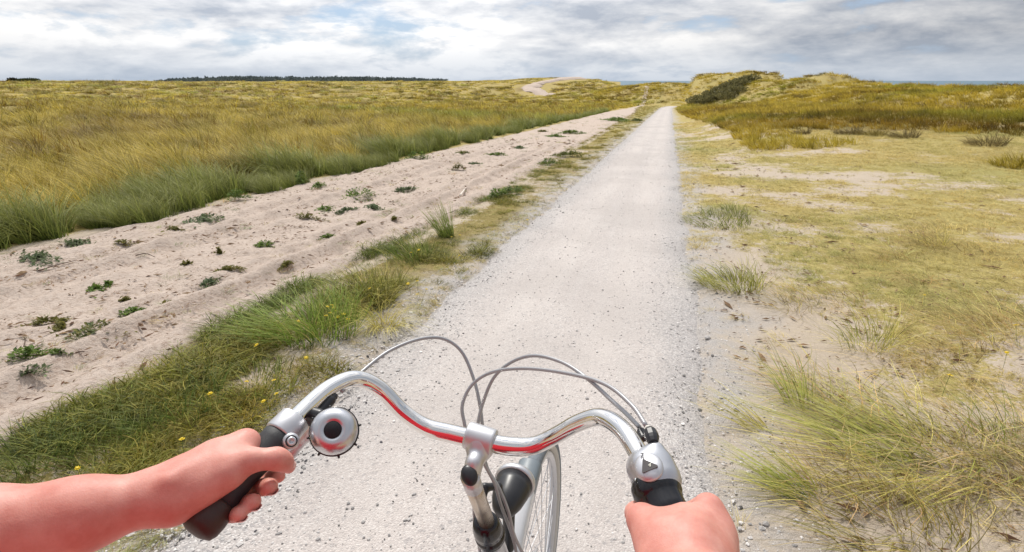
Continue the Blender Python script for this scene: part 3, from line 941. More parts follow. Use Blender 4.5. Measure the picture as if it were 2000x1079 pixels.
tuft('grass_tuft', 1560, 960, 'small bright green tuft lying flat beside the right hand', [
    dict(n=90, base_r=0.08, lmin=0.18, lmax=0.44, wid=0.0056, lean=1.4, spread=0.4, curl=0.8, segs=5, wind=(-0.95, 0.25), col_a=(0.189, 0.275, 0.043), col_b=(0.464, 0.493, 0.116), tipcol=(0.580, 0.551, 0.174)),
    dict(n=40, base_r=0.10, lmin=0.25, lmax=0.45, wid=0.0035, lean=1.0, spread=0.9, curl=1.2, segs=6, col_a=Y1, col_b=Y2)])
tuft('grass_tuft', 1560, 790, 'thin upright green tuft rising out of the wind-swept tuft', [
    dict(n=60, base_r=0.07, lmin=0.2, lmax=0.45, wid=0.004, lean=0.3, spread=0.35, curl=0.4, segs=4, col_a=(0.246, 0.319, 0.058), col_b=(0.522, 0.536, 0.145))])
tuft('grass_tuft', 1480, 835, 'narrow streak of straw lying across the sand near the path edge', [
    dict(n=60, base_r=0.06, lmin=0.18, lmax=0.38, wid=0.0035, lean=1.6, spread=0.35, curl=0.7, segs=5, wind=(-0.95, 0.3), col_a=Y1, col_b=Y2)])
tuft('grass_tuft', 1830, 890, 'tangled straw and green tuft in the right foreground corner', [
    dict(n=80, base_r=0.30, lmin=0.2, lmax=0.5, wid=0.0052, lean=0.5, spread=0.9, curl=1.0, segs=5, col_a=(0.203, 0.246, 0.043), col_b=(0.493, 0.464, 0.116)),
    dict(n=150, base_r=0.32, lmin=0.3, lmax=0.6, wid=0.0035, lean=0.6, spread=1.0, curl=1.3, segs=6, col_a=Y1, col_b=Y2)], flat=0.5)
tuft('grass_tuft', 1960, 860, 'green tuft at the right picture edge above the tangled corner', [
    dict(n=60, base_r=0.12, lmin=0.2, lmax=0.42, wid=0.004, lean=0.3, spread=0.6, curl=0.7, segs=5, col_a=(0.174, 0.246, 0.043), col_b=(0.464, 0.464, 0.116))])
tuft('grass_tuft', 1750, 1040, 'brown-green trampled tuft at the bottom edge right of the hand', [
    dict(n=260, base_r=0.24, lmin=0.15, lmax=0.42, wid=0.0036, lean=0.8, spread=0.9, curl=1.1, segs=5, col_a=(0.189, 0.189, 0.043), col_b=(0.493, 0.392, 0.116)),
    dict(n=90, base_r=0.26, lmin=0.25, lmax=0.5, wid=0.003, lean=0.9, spread=1.0, curl=1.3, segs=6, col_a=(0.319, 0.203, 0.087), col_b=Y2)])
tuft('grass_tuft', 1830, 480, 'dry golden tuft on the turf midway up the right side', [
    dict(n=90, base_r=0.14, lmin=0.15, lmax=0.35, wid=0.004, lean=0.4, spread=0.8, curl=0.9, segs=4, col_a=Y1, col_b=Y2)])
tuft('grass_clump', 330, 800, 'thick green grass clump in the verge above the left forearm', [
    dict(n=520, base_r=0.26, lmin=0.08, lmax=0.22, wid=0.004, lean=0.15, spread=0.8, curl=0.9, segs=4, col_a=(0.072, 0.123, 0.022), col_b=(0.217, 0.261, 0.058))], 'grass clump')
tuft('grass_clump', 190, 870, 'ragged green grass clump nearest the forearm beside bare sand', [
    dict(n=520, base_r=0.25, lmin=0.08, lmax=0.20, wid=0.004, lean=0.1, spread=0.8, curl=0.9, segs=4, col_a=(0.087, 0.131, 0.026), col_b=(0.261, 0.275, 0.065))], 'grass clump')
tuft('grass_clump', 480, 760, 'bright green clump between the bell and the sand track', [
    dict(n=420, base_r=0.26, lmin=0.07, lmax=0.17, wid=0.004, lean=0.1, spread=0.8, curl=0.9, segs=4, col_a=(0.116, 0.160, 0.029), col_b=(0.304, 0.319, 0.072))], 'grass clump')
tuft('grass_clump', 40, 905, 'dark green clump at the left picture edge over the forearm', [
    dict(n=420, base_r=0.22, lmin=0.08, lmax=0.22, wid=0.004, lean=0.1, spread=0.8, curl=0.9, segs=4, col_a=(0.065, 0.109, 0.022), col_b=(0.189, 0.217, 0.051))], 'grass clump')
# dune tussocks on the right
for (px, py, sz, lab) in ((1390, 232, 0.9, 'dark tussock standing nearest the path on the right turf'),
                          (1450, 233, 0.8, 'second low tussock from the path on the right turf'),
                          (1655, 262, 1.1, 'rounded brown-green tussock at the foot of the heath mound'),
                          (1700, 264, 1.2, 'bushy olive tussock in the middle of the heath mound foot'),
                          (1765, 268, 1.1, 'dark tussock right of the bushy olive one on the heath mound'),
                          (1925, 283, 1.3, 'broad dark brown bramble-like tussock at the far right'),
                          (1565, 262, 0.8, 'small brown tussock left of the bare sand strip')):
    dark = 0.6 if 'dark' in lab or 'brown' in lab else 0.9
    tuft('tussock', px, py, lab, [dict(n=420, base_r=0.36 * sz, lmin=0.12 * sz, lmax=0.42 * sz, wid=0.010, lean=0.3, spread=1.0, curl=0.8, segs=3,
         col_a=(0.17 * dark, 0.135 * dark, 0.03), col_b=(0.44 * dark, 0.34 * dark, 0.09))], 'tussock')


# leafy weeds on the sand -------------------------------------------
def weed_mesh(name, n, rad, hgt, leaf, ca, cb, r):
    """n small pointed leaves on a low branching rosette"""
    a = r.uniform(0, 2 * np.pi, n)
    q = np.sqrt(r.uniform(0.02, 1, n))
    el, ro = r.uniform(0.45, 1.0), r.uniform(0, 3.14)
    lob = 1 + 0.45 * np.sin(a * 2 + r.uniform(0, 6)) + 0.3 * np.sin(a * 5 + r.uniform(0, 6))
    q = q * lob * r.uniform(0.7, 1.3, n)
    ex, ey = q * rad * np.cos(a) * 1.25, q * rad * np.sin(a) * el
    c = np.stack([ex * math.cos(ro) - ey * math.sin(ro), ex * math.sin(ro) + ey * math.cos(ro), hgt * np.clip(1 - q * q * 0.7, 0.08, 1) * r.uniform(0.15, 1, n)], 1)
    d = np.stack([np.cos(a + r.normal(0, .7, n)), np.sin(a + r.normal(0, .7, n)), r.uniform(0.0, 0.9, n)], 1)
    d /= np.linalg.norm(d, axis=1)[:, None]
    s = np.cross(d, np.array([0, 0, 1.0])); s /= np.linalg.norm(s, axis=1)[:, None] + 1e-6
    L = (leaf * r.uniform(0.6, 1.3, n))[:, None]
    w = L * 0.26
    nn = np.cross(s, d)
    V = np.stack([c, c + d * L * 0.5 + s * w + nn * L * 0.08, c + d * L - nn * L * 0.1, c + d * L * 0.5 - s * w + nn * L * 0.08], 1).reshape(-1, 3)
    o_ = (np.arange(n) * 4)[:, None]
    m_ = r.uniform(0, 1, (n, 1))
    Cc = np.repeat((np.array(ca) * (1 - m_) + np.array(cb) * m_) * r.uniform(0.7, 1.25, (n, 1)), 4, 0)
    hub = np.stack([c[:, 0] * 0.02, c[:, 1] * 0.02, np.full(n, 0.004)], 1)
    V2 = np.stack([hub, c + s * 0.0012, c - s * 0.0012], 1).reshape(-1, 3)
    hv_ = len(V)
    V2[0::3] = np.array([0, 0, 0.004])
    C2 = np.repeat((np.array(ca) * 0.5 + np.array([0.10, 0.09, 0.03])), 1)
    C2 = np.tile(np.array(ca) * 0.6 + np.array([0.06, 0.05, 0.015]), (len(V2), 1))
    T_ = hv_ + (np.arange(n) * 3)[:, None] + np.array([[0, 1, 2]])
    T_[:, 0] = hv_
    Q_ = o_ + np.array([[0, 1, 2, 3]])
    # leaf base shares the stem's end so each plant is one connected piece
    T_[:, 2] = Q_[:, 0]
    return np_mesh(name, np.concatenate([V, V2]), [Q_, T_], False, {'col': np.concatenate([Cc, C2])})


LG1, LG2 = (0.06, 0.12, 0.018), (0.22, 0.30, 0.055)
GG1, GG2 = (0.09, 0.13, 0.055), (0.19, 0.23, 0.11)
BR1, BR2 = (0.13, 0.13, 0.03), (0.26, 0.23, 0.06)
SMALL = 'small low weed sprouting from the pale sand track'
WEEDS = [(705, 388, 0.30, 0.22, LG1, LG2, 'bright green leafy weed in the middle of the sand track'),
         (590, 362, 0.24, 0.30, LG1, LG2, 'tall dark green leafy weed at the grass edge of the track'),
         (622, 366, 0.16, 0.10, LG1, LG2, 'low green weed right beside the tall leafy weed'),
         (466, 390, 0.16, 0.20, LG1, LG2, 'leafy weed under the marram fringe left of the tall leafy weed'),
         (816, 312, 0.34, 0.26, LG1, LG2, 'dark bushy weed where the marram fringe meets the far sand track'),
         (400, 432, 0.30, 0.07, GG1, GG2, 'flat grey-green weed mat by the marram fringe'),
         (790, 374, 0.26, 0.07, GG1, GG2, 'flat blue-green weed right of the bright leafy weed'),
         (730, 408, 0.20, 0.07, GG1, GG2, 'flat blue-green weed just below the bright leafy weed'),
         (678, 414, 0.16, 0.06, GG1, GG2, 'small blue-green weed left of the flat one below the bright weed'),
         (635, 413, 0.18, 0.08, LG1, LG2, 'low green weed left of the two blue-green ones'),
         (598, 431, 0.18, 0.12, BR1, BR2, 'brownish cushion weed in the left half of the track'),
         (640, 467, 0.10, 0.06, LG1, LG2, None), (518, 483, 0.14, 0.09, LG1, LG2, None), (450, 530, 0.10, 0.05, BR1, BR2, None),
         (190, 570, 0.16, 0.05, LG1, LG2, None), (212, 560, 0.09, 0.05, LG1, LG2, None), (262, 614, 0.10, 0.04, LG1, LG2, None),
         (248, 590, 0.08, 0.04, BR1, BR2, None), (410, 557, 0.14, 0.06, GG1, GG2, None), (120, 640, 0.13, 0.06, BR1, BR2, 'brownish flat weed low on the left of the track'),
         (85, 634, 0.09, 0.04, BR1, BR2, None), (190, 655, 0.16, 0.10, GG1, BR2, 'thin pale sprig of weed near the left foreground ruts'),
         (60, 700, 0.14, 0.08, LG1, LG2, 'dark weed beside the long twig at the left'), (112, 700, 0.07, 0.06, LG1, LG2, None), (55, 730, 0.10, 0.04, GG1, GG2, None),
         (75, 508, 0.28, 0.06, GG1, GG2, 'wide grey-green mat below the left marram fringe'), (150, 478, 0.20, 0.05, GG1, GG2, 'grey-green mat at the foot of the marram fringe'),
         (970, 386, 0.26, 0.18, LG1, LG2, 'dark leafy weed at the verge edge right of the white stick'), (1000, 378, 0.26, 0.14, GG1, LG2, 'grey-green leafy weed next to the dark one at the verge edge'),
         (1070, 322, 0.22, 0.2, LG1, LG2, 'small leafy bush at the verge edge farther along'), (1110, 306, 0.5, 0.18, LG1, BR2, 'long green weed patch on the far verge'),
         (895, 332, 0.16, 0.18, BR1, BR2, None), (968, 305, 0.32, 0.1, LG1, LG2, 'flat green weed across the far sand track'), (1115, 262, 0.6, 0.22, LG1, LG2, 'dark weed patch between the far wheel ruts'),
         (1085, 268, 0.5, 0.12, LG1, LG2, None), (1205, 228, 1.1, 0.3, LG1, LG2, 'dark green weed bank between the far ruts near the path end'), (1060, 258, 0.3, 0.1, BR1, BR2, None),
         (925, 322, 0.2, 0.05, GG1, GG2, None), (905, 300, 0.25, 0.06, LG1, BR2, None), (1015, 290, 0.3, 0.07, GG1, GG2, None), (1245, 214, 0.8, 0.2, LG1, BR2, None),
         (430, 500, 0.07, 0.10, BR1, BR2, None), (340, 452, 0.12, 0.07, BR1, BR2, None), (240, 480, 0.1, 0.07, BR1, BR2, None), (560, 520, 0.1, 0.05, BR1, BR2, None),
         (330, 600, 0.08, 0.05, BR1, BR2, None), (365, 520, 0.09, 0.05, BR1, BR2, None), (705, 440, 0.09, 0.05, BR1, BR2, None), (770, 430, 0.08, 0.05, BR1, BR2, None)]
for i, (px, py, rad, hg, ca, cb, lab) in enumerate(WEEDS):
    p = ground_point(px, py, 0.01)
    r_i = np.random.default_rng(100 + i)
    dpt = math.hypot(p[0], p[1])
    rad *= 0.62 if lab is None else 0.78; hg *= 0.8
    me = weed_mesh('weed', int(110 + 900 * rad), rad, hg, 0.022 + 0.0016 * dpt + 0.05 * rad, ca, cb, r_i)
    o = place('weed', me, (p[0], p[1], p[2] + 0.015), lab or SMALL, 'weed', 'small weeds scattered over the sand track' if lab is None else None)

# yellow flowers ------------------------------------------------------
M_petal = simple('yellow_petal', (0.80, 0.58, 0.015), 0.6, var=0.15, nscale=200)
M_stem = simple('flower_stem', (0.10, 0.15, 0.03), 0.7)


def flower_meshes():
    n = 14
    V = [(0, 0, 0.003)]
    for i in range(n):
        a = 2 * math.pi * i / n
        rr_ = 0.015 if i % 2 == 0 else 0.0105
        V.append((rr_ * math.cos(a), rr_ * math.sin(a), 0.004 if i % 2 == 0 else 0.0))
    F = np.array([[0, 1 + i, 1 + (i + 1) % n] for i in range(n)])
    V2 = [(0.006 * math.cos(a), 0.006 * math.sin(a), z) for z in (0.0035, 0.007) for a in np.linspace(0, 2 * math.pi, 7)[:-1]]
    F2 = np.array([[15 + i, 15 + (i + 1) % 6, 21 + (i + 1) % 6, 21 + i] for i in range(6)])
    F3 = np.array([[21, 22, 23, 24, 25, 26]])
    head = np_mesh('flower_head', np.array(V + V2), [F, F2, F3])
    z = np.linspace(0, -0.16, 4)
    Vs = [(0.0012 * math.cos(a) + 0.006 * math.sin(zz * 20), 0.0012 * math.sin(a), zz) for zz in z for a in (0, 2.1, 4.2)]
    Fs = np.array([[3 * k + i, 3 * k + (i + 1) % 3, 3 * k + 3 + (i + 1) % 3, 3 * k + 3 + i] for k in range(3) for i in range(3)])
    return head, np_mesh('flower_stem', np.array(Vs), [Fs])


fh, fs_ = flower_meshes()
FLW = [(152, 917), (356, 860), (419, 862), (482, 747), (515, 786), (535, 745), (501, 675), (598, 700), (540, 770), (411, 770),
       (640, 600), (652, 602), (656, 608), (645, 612), (660, 620), (637, 618), (671, 615), (680, 625), (583, 628), (648, 597), (803, 494), (818, 489), (797, 555), (815, 576), (833, 566),
       (722, 565), (882, 463), (898, 460), (953, 462), (1030, 430), (815, 550), (897, 500), (906, 435), (1984, 637), (1966, 690), (1855, 735), (1806, 577)]
for (px, py) in FLW:
    p = ground_point(px, py, 0.12)
    right = px > 1100
    st = empty('yellow_flower', (p[0], p[1], p[2] + 0.12))
    a = link('flower_head', fh, M_petal); b_ = link('stem', fs_, M_stem)
    a.parent = st; b_.parent = st
    st.rotation_euler = (random.uniform(-.5, .1), random.uniform(-.3, .3), random.uniform(0, 6))
    st.scale = [random.uniform(0.75, 1.15)] * 3
    if right:
        tag(st, 'tiny yellow flower in the thin turf right of the path', 'flower', 'yellow flowers right of the path')
    elif py > 650:
        tag(st, 'yellow flower in the near verge grass above the left arm', 'flower', 'yellow flowers in the near verge')
    elif px < 700:
        tag(st, 'small yellow flower in the large dark green clump', 'flower', 'yellow flowers in the big clump')
    else:
        tag(st, 'small yellow flower in the farther verge grass by the path', 'flower', 'yellow flowers in the far verge')


# tubes, sticks ---------------------------------------------------------
def catmull(P, n):
    P = np.asarray(P, float)
    Q = np.concatenate([[2 * P[0] - P[1]], P, [2 * P[-1] - P[-2]]])
    out = []
    for i in range(1, len(Q) - 2):
        t_ = np.linspace(0, 1, n, endpoint=False)[:, None]
        a, b_, c, d = Q[i - 1], Q[i], Q[i + 1], Q[i + 2]
        out.append(0.5 * (2 * b_ + (c - a) * t_ + (2 * a - 5 * b_ + 4 * c - d) * t_ ** 2 + (3 * b_ - a - 3 * c + d) * t_ ** 3))
    out.append(Q[-2][None])
    return np.concatenate(out)


def tube_mesh(name, pts, rad, seg=12, caps=True):
    pts = np.asarray(pts, float)
    n = len(pts)
    rad = np.broadcast_to(np.asarray(rad, float), (n,))
    T = np.gradient(pts, axis=0); T /= np.linalg.norm(T, axis=1)[:, None]
    N = np.zeros_like(T)
    ref = np.array([0, 0, 1.0]) if abs(T[0][2]) < 0.9 else np.array([1.0, 0, 0])
    v = np.cross(T[0], ref); v /= np.linalg.norm(v)
    for i in range(n):
        v = v - T[i] * (v @ T[i]); v /= np.linalg.norm(v)
        N[i] = v
    B = np.cross(T, N)
    a = np.linspace(0, 2 * np.pi, seg, endpoint=False)
    V = (pts[:, None] + rad[:, None, None] * (np.cos(a)[None, :, None] * N[:, None] + np.sin(a)[None, :, None] * B[:, None])).reshape(-1, 3)
    i = np.arange(n * seg).reshape(n, seg)
    F = np.stack([i[:-1], np.roll(i[:-1], -1, 1), np.roll(i[1:], -1, 1), i[1:]], -1).reshape(-1, 4)
    fl = [F]
    if caps:
        fl.append(np.array([i[0][::-1]])); fl.append(np.array([i[-1]]))
    return np_mesh(name, V, fl, True)


M_wood_w = simple('bleached_wood', (0.68, 0.60, 0.52), 0.8, var=0.2)
M_wood_d = simple('dark_twig', (0.10, 0.06, 0.04), 0.85, var=0.3)


def stick(pxs, lab, mat, rad, lift=0.012):
    P = [np.array(ground_point(*q, 0.01)) + np.array([0, 0, lift + 0.004 * math.sin(i * 2.1)]) for i, q in enumerate(pxs)]
    c = catmull(P, 6)
    rr_ = rad * (1 - 0.5 * np.linspace(0, 1, len(c))) * (1 + 0.12 * np.sin(np.arange(len(c)) * 1.7))
    o = link('stick' if mat is M_wood_w else 'twig', tube_mesh('stick', c - c[0], rr_, 8), mat)
    o.location = c[0]
    tag(o, lab, 'stick' if mat is M_wood_w else 'twig')


stick([(899, 384), (904, 377), (910, 368)], 'white bleached stick lying on the sand track', M_wood_w, 0.022, 0.02)
stick([(0, 700), (60, 697), (115, 690), (165, 688)], 'long dark twig lying across the left foreground sand', M_wood_d, 0.007)
stick([(42, 690), (50, 668), (46, 655)], 'short forked twig sticking out beside the long dark twig', M_wood_d, 0.004)
stick([(75, 530), (110, 520), (150, 508)], 'thin dark twig on the sand below the marram fringe', M_wood_d, 0.006)
stick([(265, 500), (285, 497), (302, 502)], 'short reddish twig in the middle of the left sand', M_wood_d, 0.006)
stick([(870, 420), (890, 412)], 'short dark twig behind the lone upright tuft', M_wood_d, 0.008)
stick([(535, 700), (548, 712), (560, 706)], 'brown dead stalk curled at the foot of the green clump', M_wood_d, 0.004)

# plant debris, gravel --------------------------------------------------
def stones(n, P, size, r):
    """squashed irregular octahedra-like pebbles (joined)"""
    ico = np.array([[0, 0, 1], [.89, 0, .45], [.28, .85, .45], [-.72, .53, .45], [-.72, -.53, .45], [.28, -.85, .45],
                    [.72, .53, -.45], [-.28, .85, -.45], [-.89, 0, -.45], [-.28, -.85, -.45], [.72, -.53, -.45], [0, 0, -1]])
    fc = np.array([[0, 1, 2], [0, 2, 3], [0, 3, 4], [0, 4, 5], [0, 5, 1], [1, 6, 2], [2, 7, 3], [3, 8, 4], [4, 9, 5], [5, 10, 1],
                   [6, 7, 2], [7, 8, 3], [8, 9, 4], [9, 10, 5], [10, 6, 1], [11, 7, 6], [11, 8, 7], [11, 9, 8], [11, 10, 9], [11, 6, 10]])
    V = ico[None] * r.uniform(0.65, 1.25, (n, 12, 1)) * np.stack([r.uniform(.8, 1.4, n), r.uniform(.7, 1.1, n), r.uniform(.4, .8, n)], 1)[:, None]
    a = r.uniform(0, 6.28, n)
    ca, sa = np.cos(a)[:, None], np.sin(a)[:, None]
    V = np.stack([V[..., 0] * ca - V[..., 1] * sa, V[..., 0] * sa + V[..., 1] * ca, V[..., 2]], -1) * size[:, None, None]
    V = V + P[:, None]
    F = (np.arange(n) * 12)[:, None, None] + fc[None]
    return V.reshape(-1, 3), F.reshape(-1, 3)


m, t, o = new_mat('pebble')
a = nd(t, 'ShaderNodeAttribute', attribute_name='col')
b = nd(t, 'ShaderNodeBsdfPrincipled', {'Base Color': a.outputs['Color'], 'Roughness': 0.85, 'Specular IOR Level': 0.25})
t.links.new(b.outputs[0], o.inputs[0])
M_pebble = m


def path_z(x, y):
    c = path_center(y); u = np.abs(x - c)
    return hfun(c, y, False) * 0.6 + hfun(x, y, False) * 0.4 + 0.012 - 0.020 * sst(0.75, 1.0, u) - 0.05 * sst(0.94, 1.08, u)


n = 20000
yy = 0.9 * (24 / 0.9) ** rng.uniform(0, 1, n)
side = np.where(rng.uniform(0, 1, n) < 0.62, -1, 1)
edge_s = rng.normal(0.0, 0.20, n)
u = np.where(rng.uniform(0, 1, n) < 0.30, rng.uniform(-0.85, 0.85, n), side * (0.96 - edge_s + 0.10))
u = np.clip(u, -1.3, 1.3)
xx = path_center(yy) + u
zz = np.maximum(path_z(xx, yy), hfun(xx, yy))
sz = rng.gamma(2.0, 0.0012, n) + 0.0012
sz = sz * np.where(np.abs(u) > 0.6, 1.25, 0.85) * (1 + 0.02 * yy)
V, F = stones(n, np.stack([xx, yy, zz + sz * 0.1], 1), sz, rng)
g = rng.choice([0.10, 0.2, 0.36, 0.50, 0.62, 0.76], n, p=[0.02, 0.05, 0.18, 0.32, 0.27, 0.16])[:, None] * rng.uniform(0.85, 1.1, (n, 1))
cc = np.repeat(g * np.array([1.0, 0.945, 0.90]), 12, 0)
gr = link('loose_gravel', np_mesh('loose_gravel', V, [F], False, {'col': cc}), M_pebble)
tag(gr, 'loose grey and white gravel scattered along the path and its edges', 'gravel', kind='stuff')

DARKST = [(345, 1062), (352, 1055), (430, 1030), (455, 1035), (470, 1018), (505, 985), (530, 972), (548, 955), (598, 905), (612, 893), (640, 905), (620, 880), (700, 878), (745, 870), (780, 745), (760, 700), (735, 660), (800, 690), (860, 700), (905, 655),
          (880, 640), (770, 775), (715, 790), (728, 812), (700, 860), (590, 930), (460, 1060), (395, 1060), (500, 1045), (560, 1000), (585, 860), (1075, 745), (1010, 730), (870, 605), (930, 560), (560, 912), (412, 1048), (370, 1046)]
V, F = stones(1, np.zeros((1, 3)), np.array([1.0]), np.random.default_rng(5))
peb_me = [np_mesh('pebble', *stones(1, np.zeros((1, 3)), np.array([1.0]), np.random.default_rng(50 + i)), False, {'col': np.tile(np.array([[0.085, 0.08, 0.085]]) * (1 + 0.5 * (i % 3)), (12, 1))}) for i in range(4)]
for i, (px, py) in enumerate(DARKST):
    p = ground_point(px, py)
    z = max(float(path_z(np.array(p[0]), np.array(p[1]))), p[2])
    o = link('pebble', peb_me[i % 4], M_pebble)
    s = random.uniform(0.0045, 0.0085)
    o.scale = (s * random.uniform(1, 1.4), s, s)
    o.location = (p[0], p[1], z + s * 0.2)
    o.rotation_euler = (0, 0, random.uniform(0, 6))
    tag(o, 'dark grey pebble lying on the pale gravel along the left side of the path', 'pebble', 'dark pebbles on the path')

# brown flakes and dead bits on the sand
n = 24000
half = n * 6 // 10
yy = 1.2 * (22 / 1.2) ** rng.uniform(0, 1, n)
xl, xr = track_edges(yy)
xx = np.where(np.arange(n) < half, xl + (xr - xl) * rng.uniform(0.02, 1.0, n), 0.45 + rng.gamma(1.6, 1.3, n))
k = (fbm(xx / 0.5 + 4, yy / 0.8 + 4, 3) > rng.uniform(-0.35, 0.45, n))
xx, yy = xx[k], yy[k]; n = len(xx)
zz = hfun(xx, yy) + 0.012
intr = xx < -1
zz = np.where(intr, hfun(xx, yy, False) + 0.030, zz)
L = rng.gamma(2.0, 0.0055, n) * (1 + 0.05 * yy) + 0.004
W_ = L * rng.uniform(0.12, 0.4, n)
a = rng.normal(0.0, 0.9, n) + np.where(rng.uniform(0, 1, n) < 0.3, 1.57, 0)
d = np.stack([np.cos(a), np.sin(a), rng.normal(0, 0.12, n)], 1); s_ = np.stack([-np.sin(a), np.cos(a), rng.normal(0, 0.25, n)], 1)
c = np.stack([xx, yy, zz], 1)
V = np.stack([c - d * L[:, None], c + s_ * W_[:, None], c + d * L[:, None], c - s_ * W_[:, None], c + np.array([0, 0, 1.0]) * (W_ * 0.8)[:, None]], 1).reshape(-1, 3)
o_ = (np.arange(n) * 5)[:, None, None]
F = (o_ + np.array([[0, 1, 4], [1, 2, 4], [2, 3, 4], [3, 0, 4]])[None]).reshape(-1, 3)
m_ = rng.uniform(0, 1, (n, 1))
cc = np.repeat((np.array([0.13, 0.06, 0.035]) * (1 - m_) + np.array([0.33, 0.22, 0.12]) * m_) * rng.uniform(0.6, 1.2, (n, 1)), 5, 0)
db = link('plant_debris', np_mesh('plant_debris', V, [F], False, {'col': cc}), M_pebble)
tag(db, 'brown flakes of dead plants strewn over the sand', 'debris', kind='stuff')


# far woods, shrubs ------------------------------------------------------
def leaf_cloud(cent, rad, n, leaf, ca, cb, r, flat=0.7, up=0.5):
    """n leaf-clump quads spread through ellipsoids around the given centres"""
    cent = np.asarray(cent, float)
    idx = r.integers(0, len(cent), n)
    v = r.normal(0, 1, (n, 3)); v /= np.linalg.norm(v, axis=1)[:, None]
    v *= (r.uniform(0, 1, n) ** 0.35)[:, None]
    rd = np.asarray(rad)[idx][:, None] * np.array([1, 1, flat])
    c = cent[idx] + v * rd
    d = v + r.normal(0, 0.5, (n, 3)) + np.array([0, 0, up]); d /= np.linalg.norm(d, axis=1)[:, None]
    s = np.cross(d, r.normal(0, 1, (n, 3))); s /= np.linalg.norm(s, axis=1)[:, None]
    L = leaf * r.uniform(0.5, 1.4, (n, 1))
    V = np.stack([c, c + d * L * .5 + s * L * .35, c + d * L, c + d * L * .5 - s * L * .35], 1).reshape(-1, 3)
    m_ = r.uniform(0, 1, (n, 1))
    Cc = np.repeat(np.array(ca) * (1 - m_) + np.array(cb) * m_, 4, 0)
    return V, (np.arange(n) * 4)[:, None] + np.array([[0, 1, 2, 3]]), Cc


r_ = np.random.default_rng(31)
cent, rad = [], []
for i in range(700):
    px = r_.uniform(305, 870)
    d = r_.uniform(860, 1000)
    top = -2.0 + np.interp(px, [305, 330, 370, 460, 600, 720, 800, 870], [161, 158.5, 156, 153.0, 154.0, 153.5, 156, 158.5]) + r_.normal(0, 0.9)
    dd = az_dir(px)
    zt = top_z(px, top, d)
    R_ = r_.uniform(2.5, 5)
    for q in range(2):
        cent.append((dd[0] * d + r_.normal(0, 1), dd[1] * d, zt - R_ * (0.8 + 1.5 * q))); rad.append(R_)
V, F, Cc = leaf_cloud(cent, rad, 42000, 2.2, (0.075, 0.100, 0.105), (0.130, 0.160, 0.165), r_)  # distance haze is painted into these leaf colours: lightened and blue-grey
wood = link('pine_wood', np_mesh('pine_wood', V, [F], False, {'col': Cc}), M_plant)
tag(wood, 'long dark pine wood low on the left horizon', 'wood', kind='stuff')


def shrub(name, pxs, d, hgt, rad, n, leaf, ca, cb, label, cat='shrub', seed=1, trunk=True):
    r_ = np.random.default_rng(seed)
    cent, rads = [], []
    for (px, dd_) in pxs:
        a = az_dir(px)
        x, y = a[0] * dd_, a[1] * dd_
        z = float(hfun(np.array([x]), np.array([y]))[0])
        cent.append((x, y, z + hgt * 0.45)); rads.append(rad * r_.uniform(0.8, 1.2))
    V, F, Cc = leaf_cloud(cent, rads, n, leaf, ca, cb, r_, flat=hgt / rad * 0.6)
    c0 = np.mean(np.array(cent), 0) - np.array([0, 0, hgt * 0.45])
    root = empty(name, tuple(c0))
    o = link('foliage', np_mesh('foliage', V - c0, [F], False, {'col': Cc}), M_plant); o.parent = root
    cc = np.array(cent)[0] - c0
    tb = link('stem', tube_mesh('stem', [cc * np.array([1, 1, 0]) + np.array([0, 0, cc[2] - hgt * 0.5]), cc], [0.08 * hgt, 0.04 * hgt], 7), M_wood_d); tb.parent = root
    tag(root, label, cat)


DK1, DK2 = (0.12, 0.115, 0.045), (0.28, 0.25, 0.11)
shrub('shrub', [(1364, 113), (1378, 114), (1392, 115), (1406, 116), (1420, 117), (1434, 118), (1447, 119), (1458, 120), (1400, 112), (1420, 113), (1436, 114), (1382, 111), (1452, 116), (1466, 121), (1425, 110), (1445, 112)], 0, 0.95, 1.6, 9000, 0.32, DK1, DK2,
      'dark green sea-buckthorn thicket on the dune slope beyond the path end', 'shrub', 5)
shrub('shrub', [(22, 255), (28, 256)], 0, 1.2, 1.1, 900, 0.4, (0.02, 0.025, 0.015), (0.05, 0.05, 0.03), 'single dark round bush on the far left skyline', 'bush', 6)
shrub('shrub', [(45, 252), (56, 252), (66, 252)], 0, 0.8, 1.6, 900, 0.5, (0.03, 0.045, 0.02), (0.07, 0.085, 0.035), 'low dark green scrub right of the round bush on the skyline', 'bush', 7)

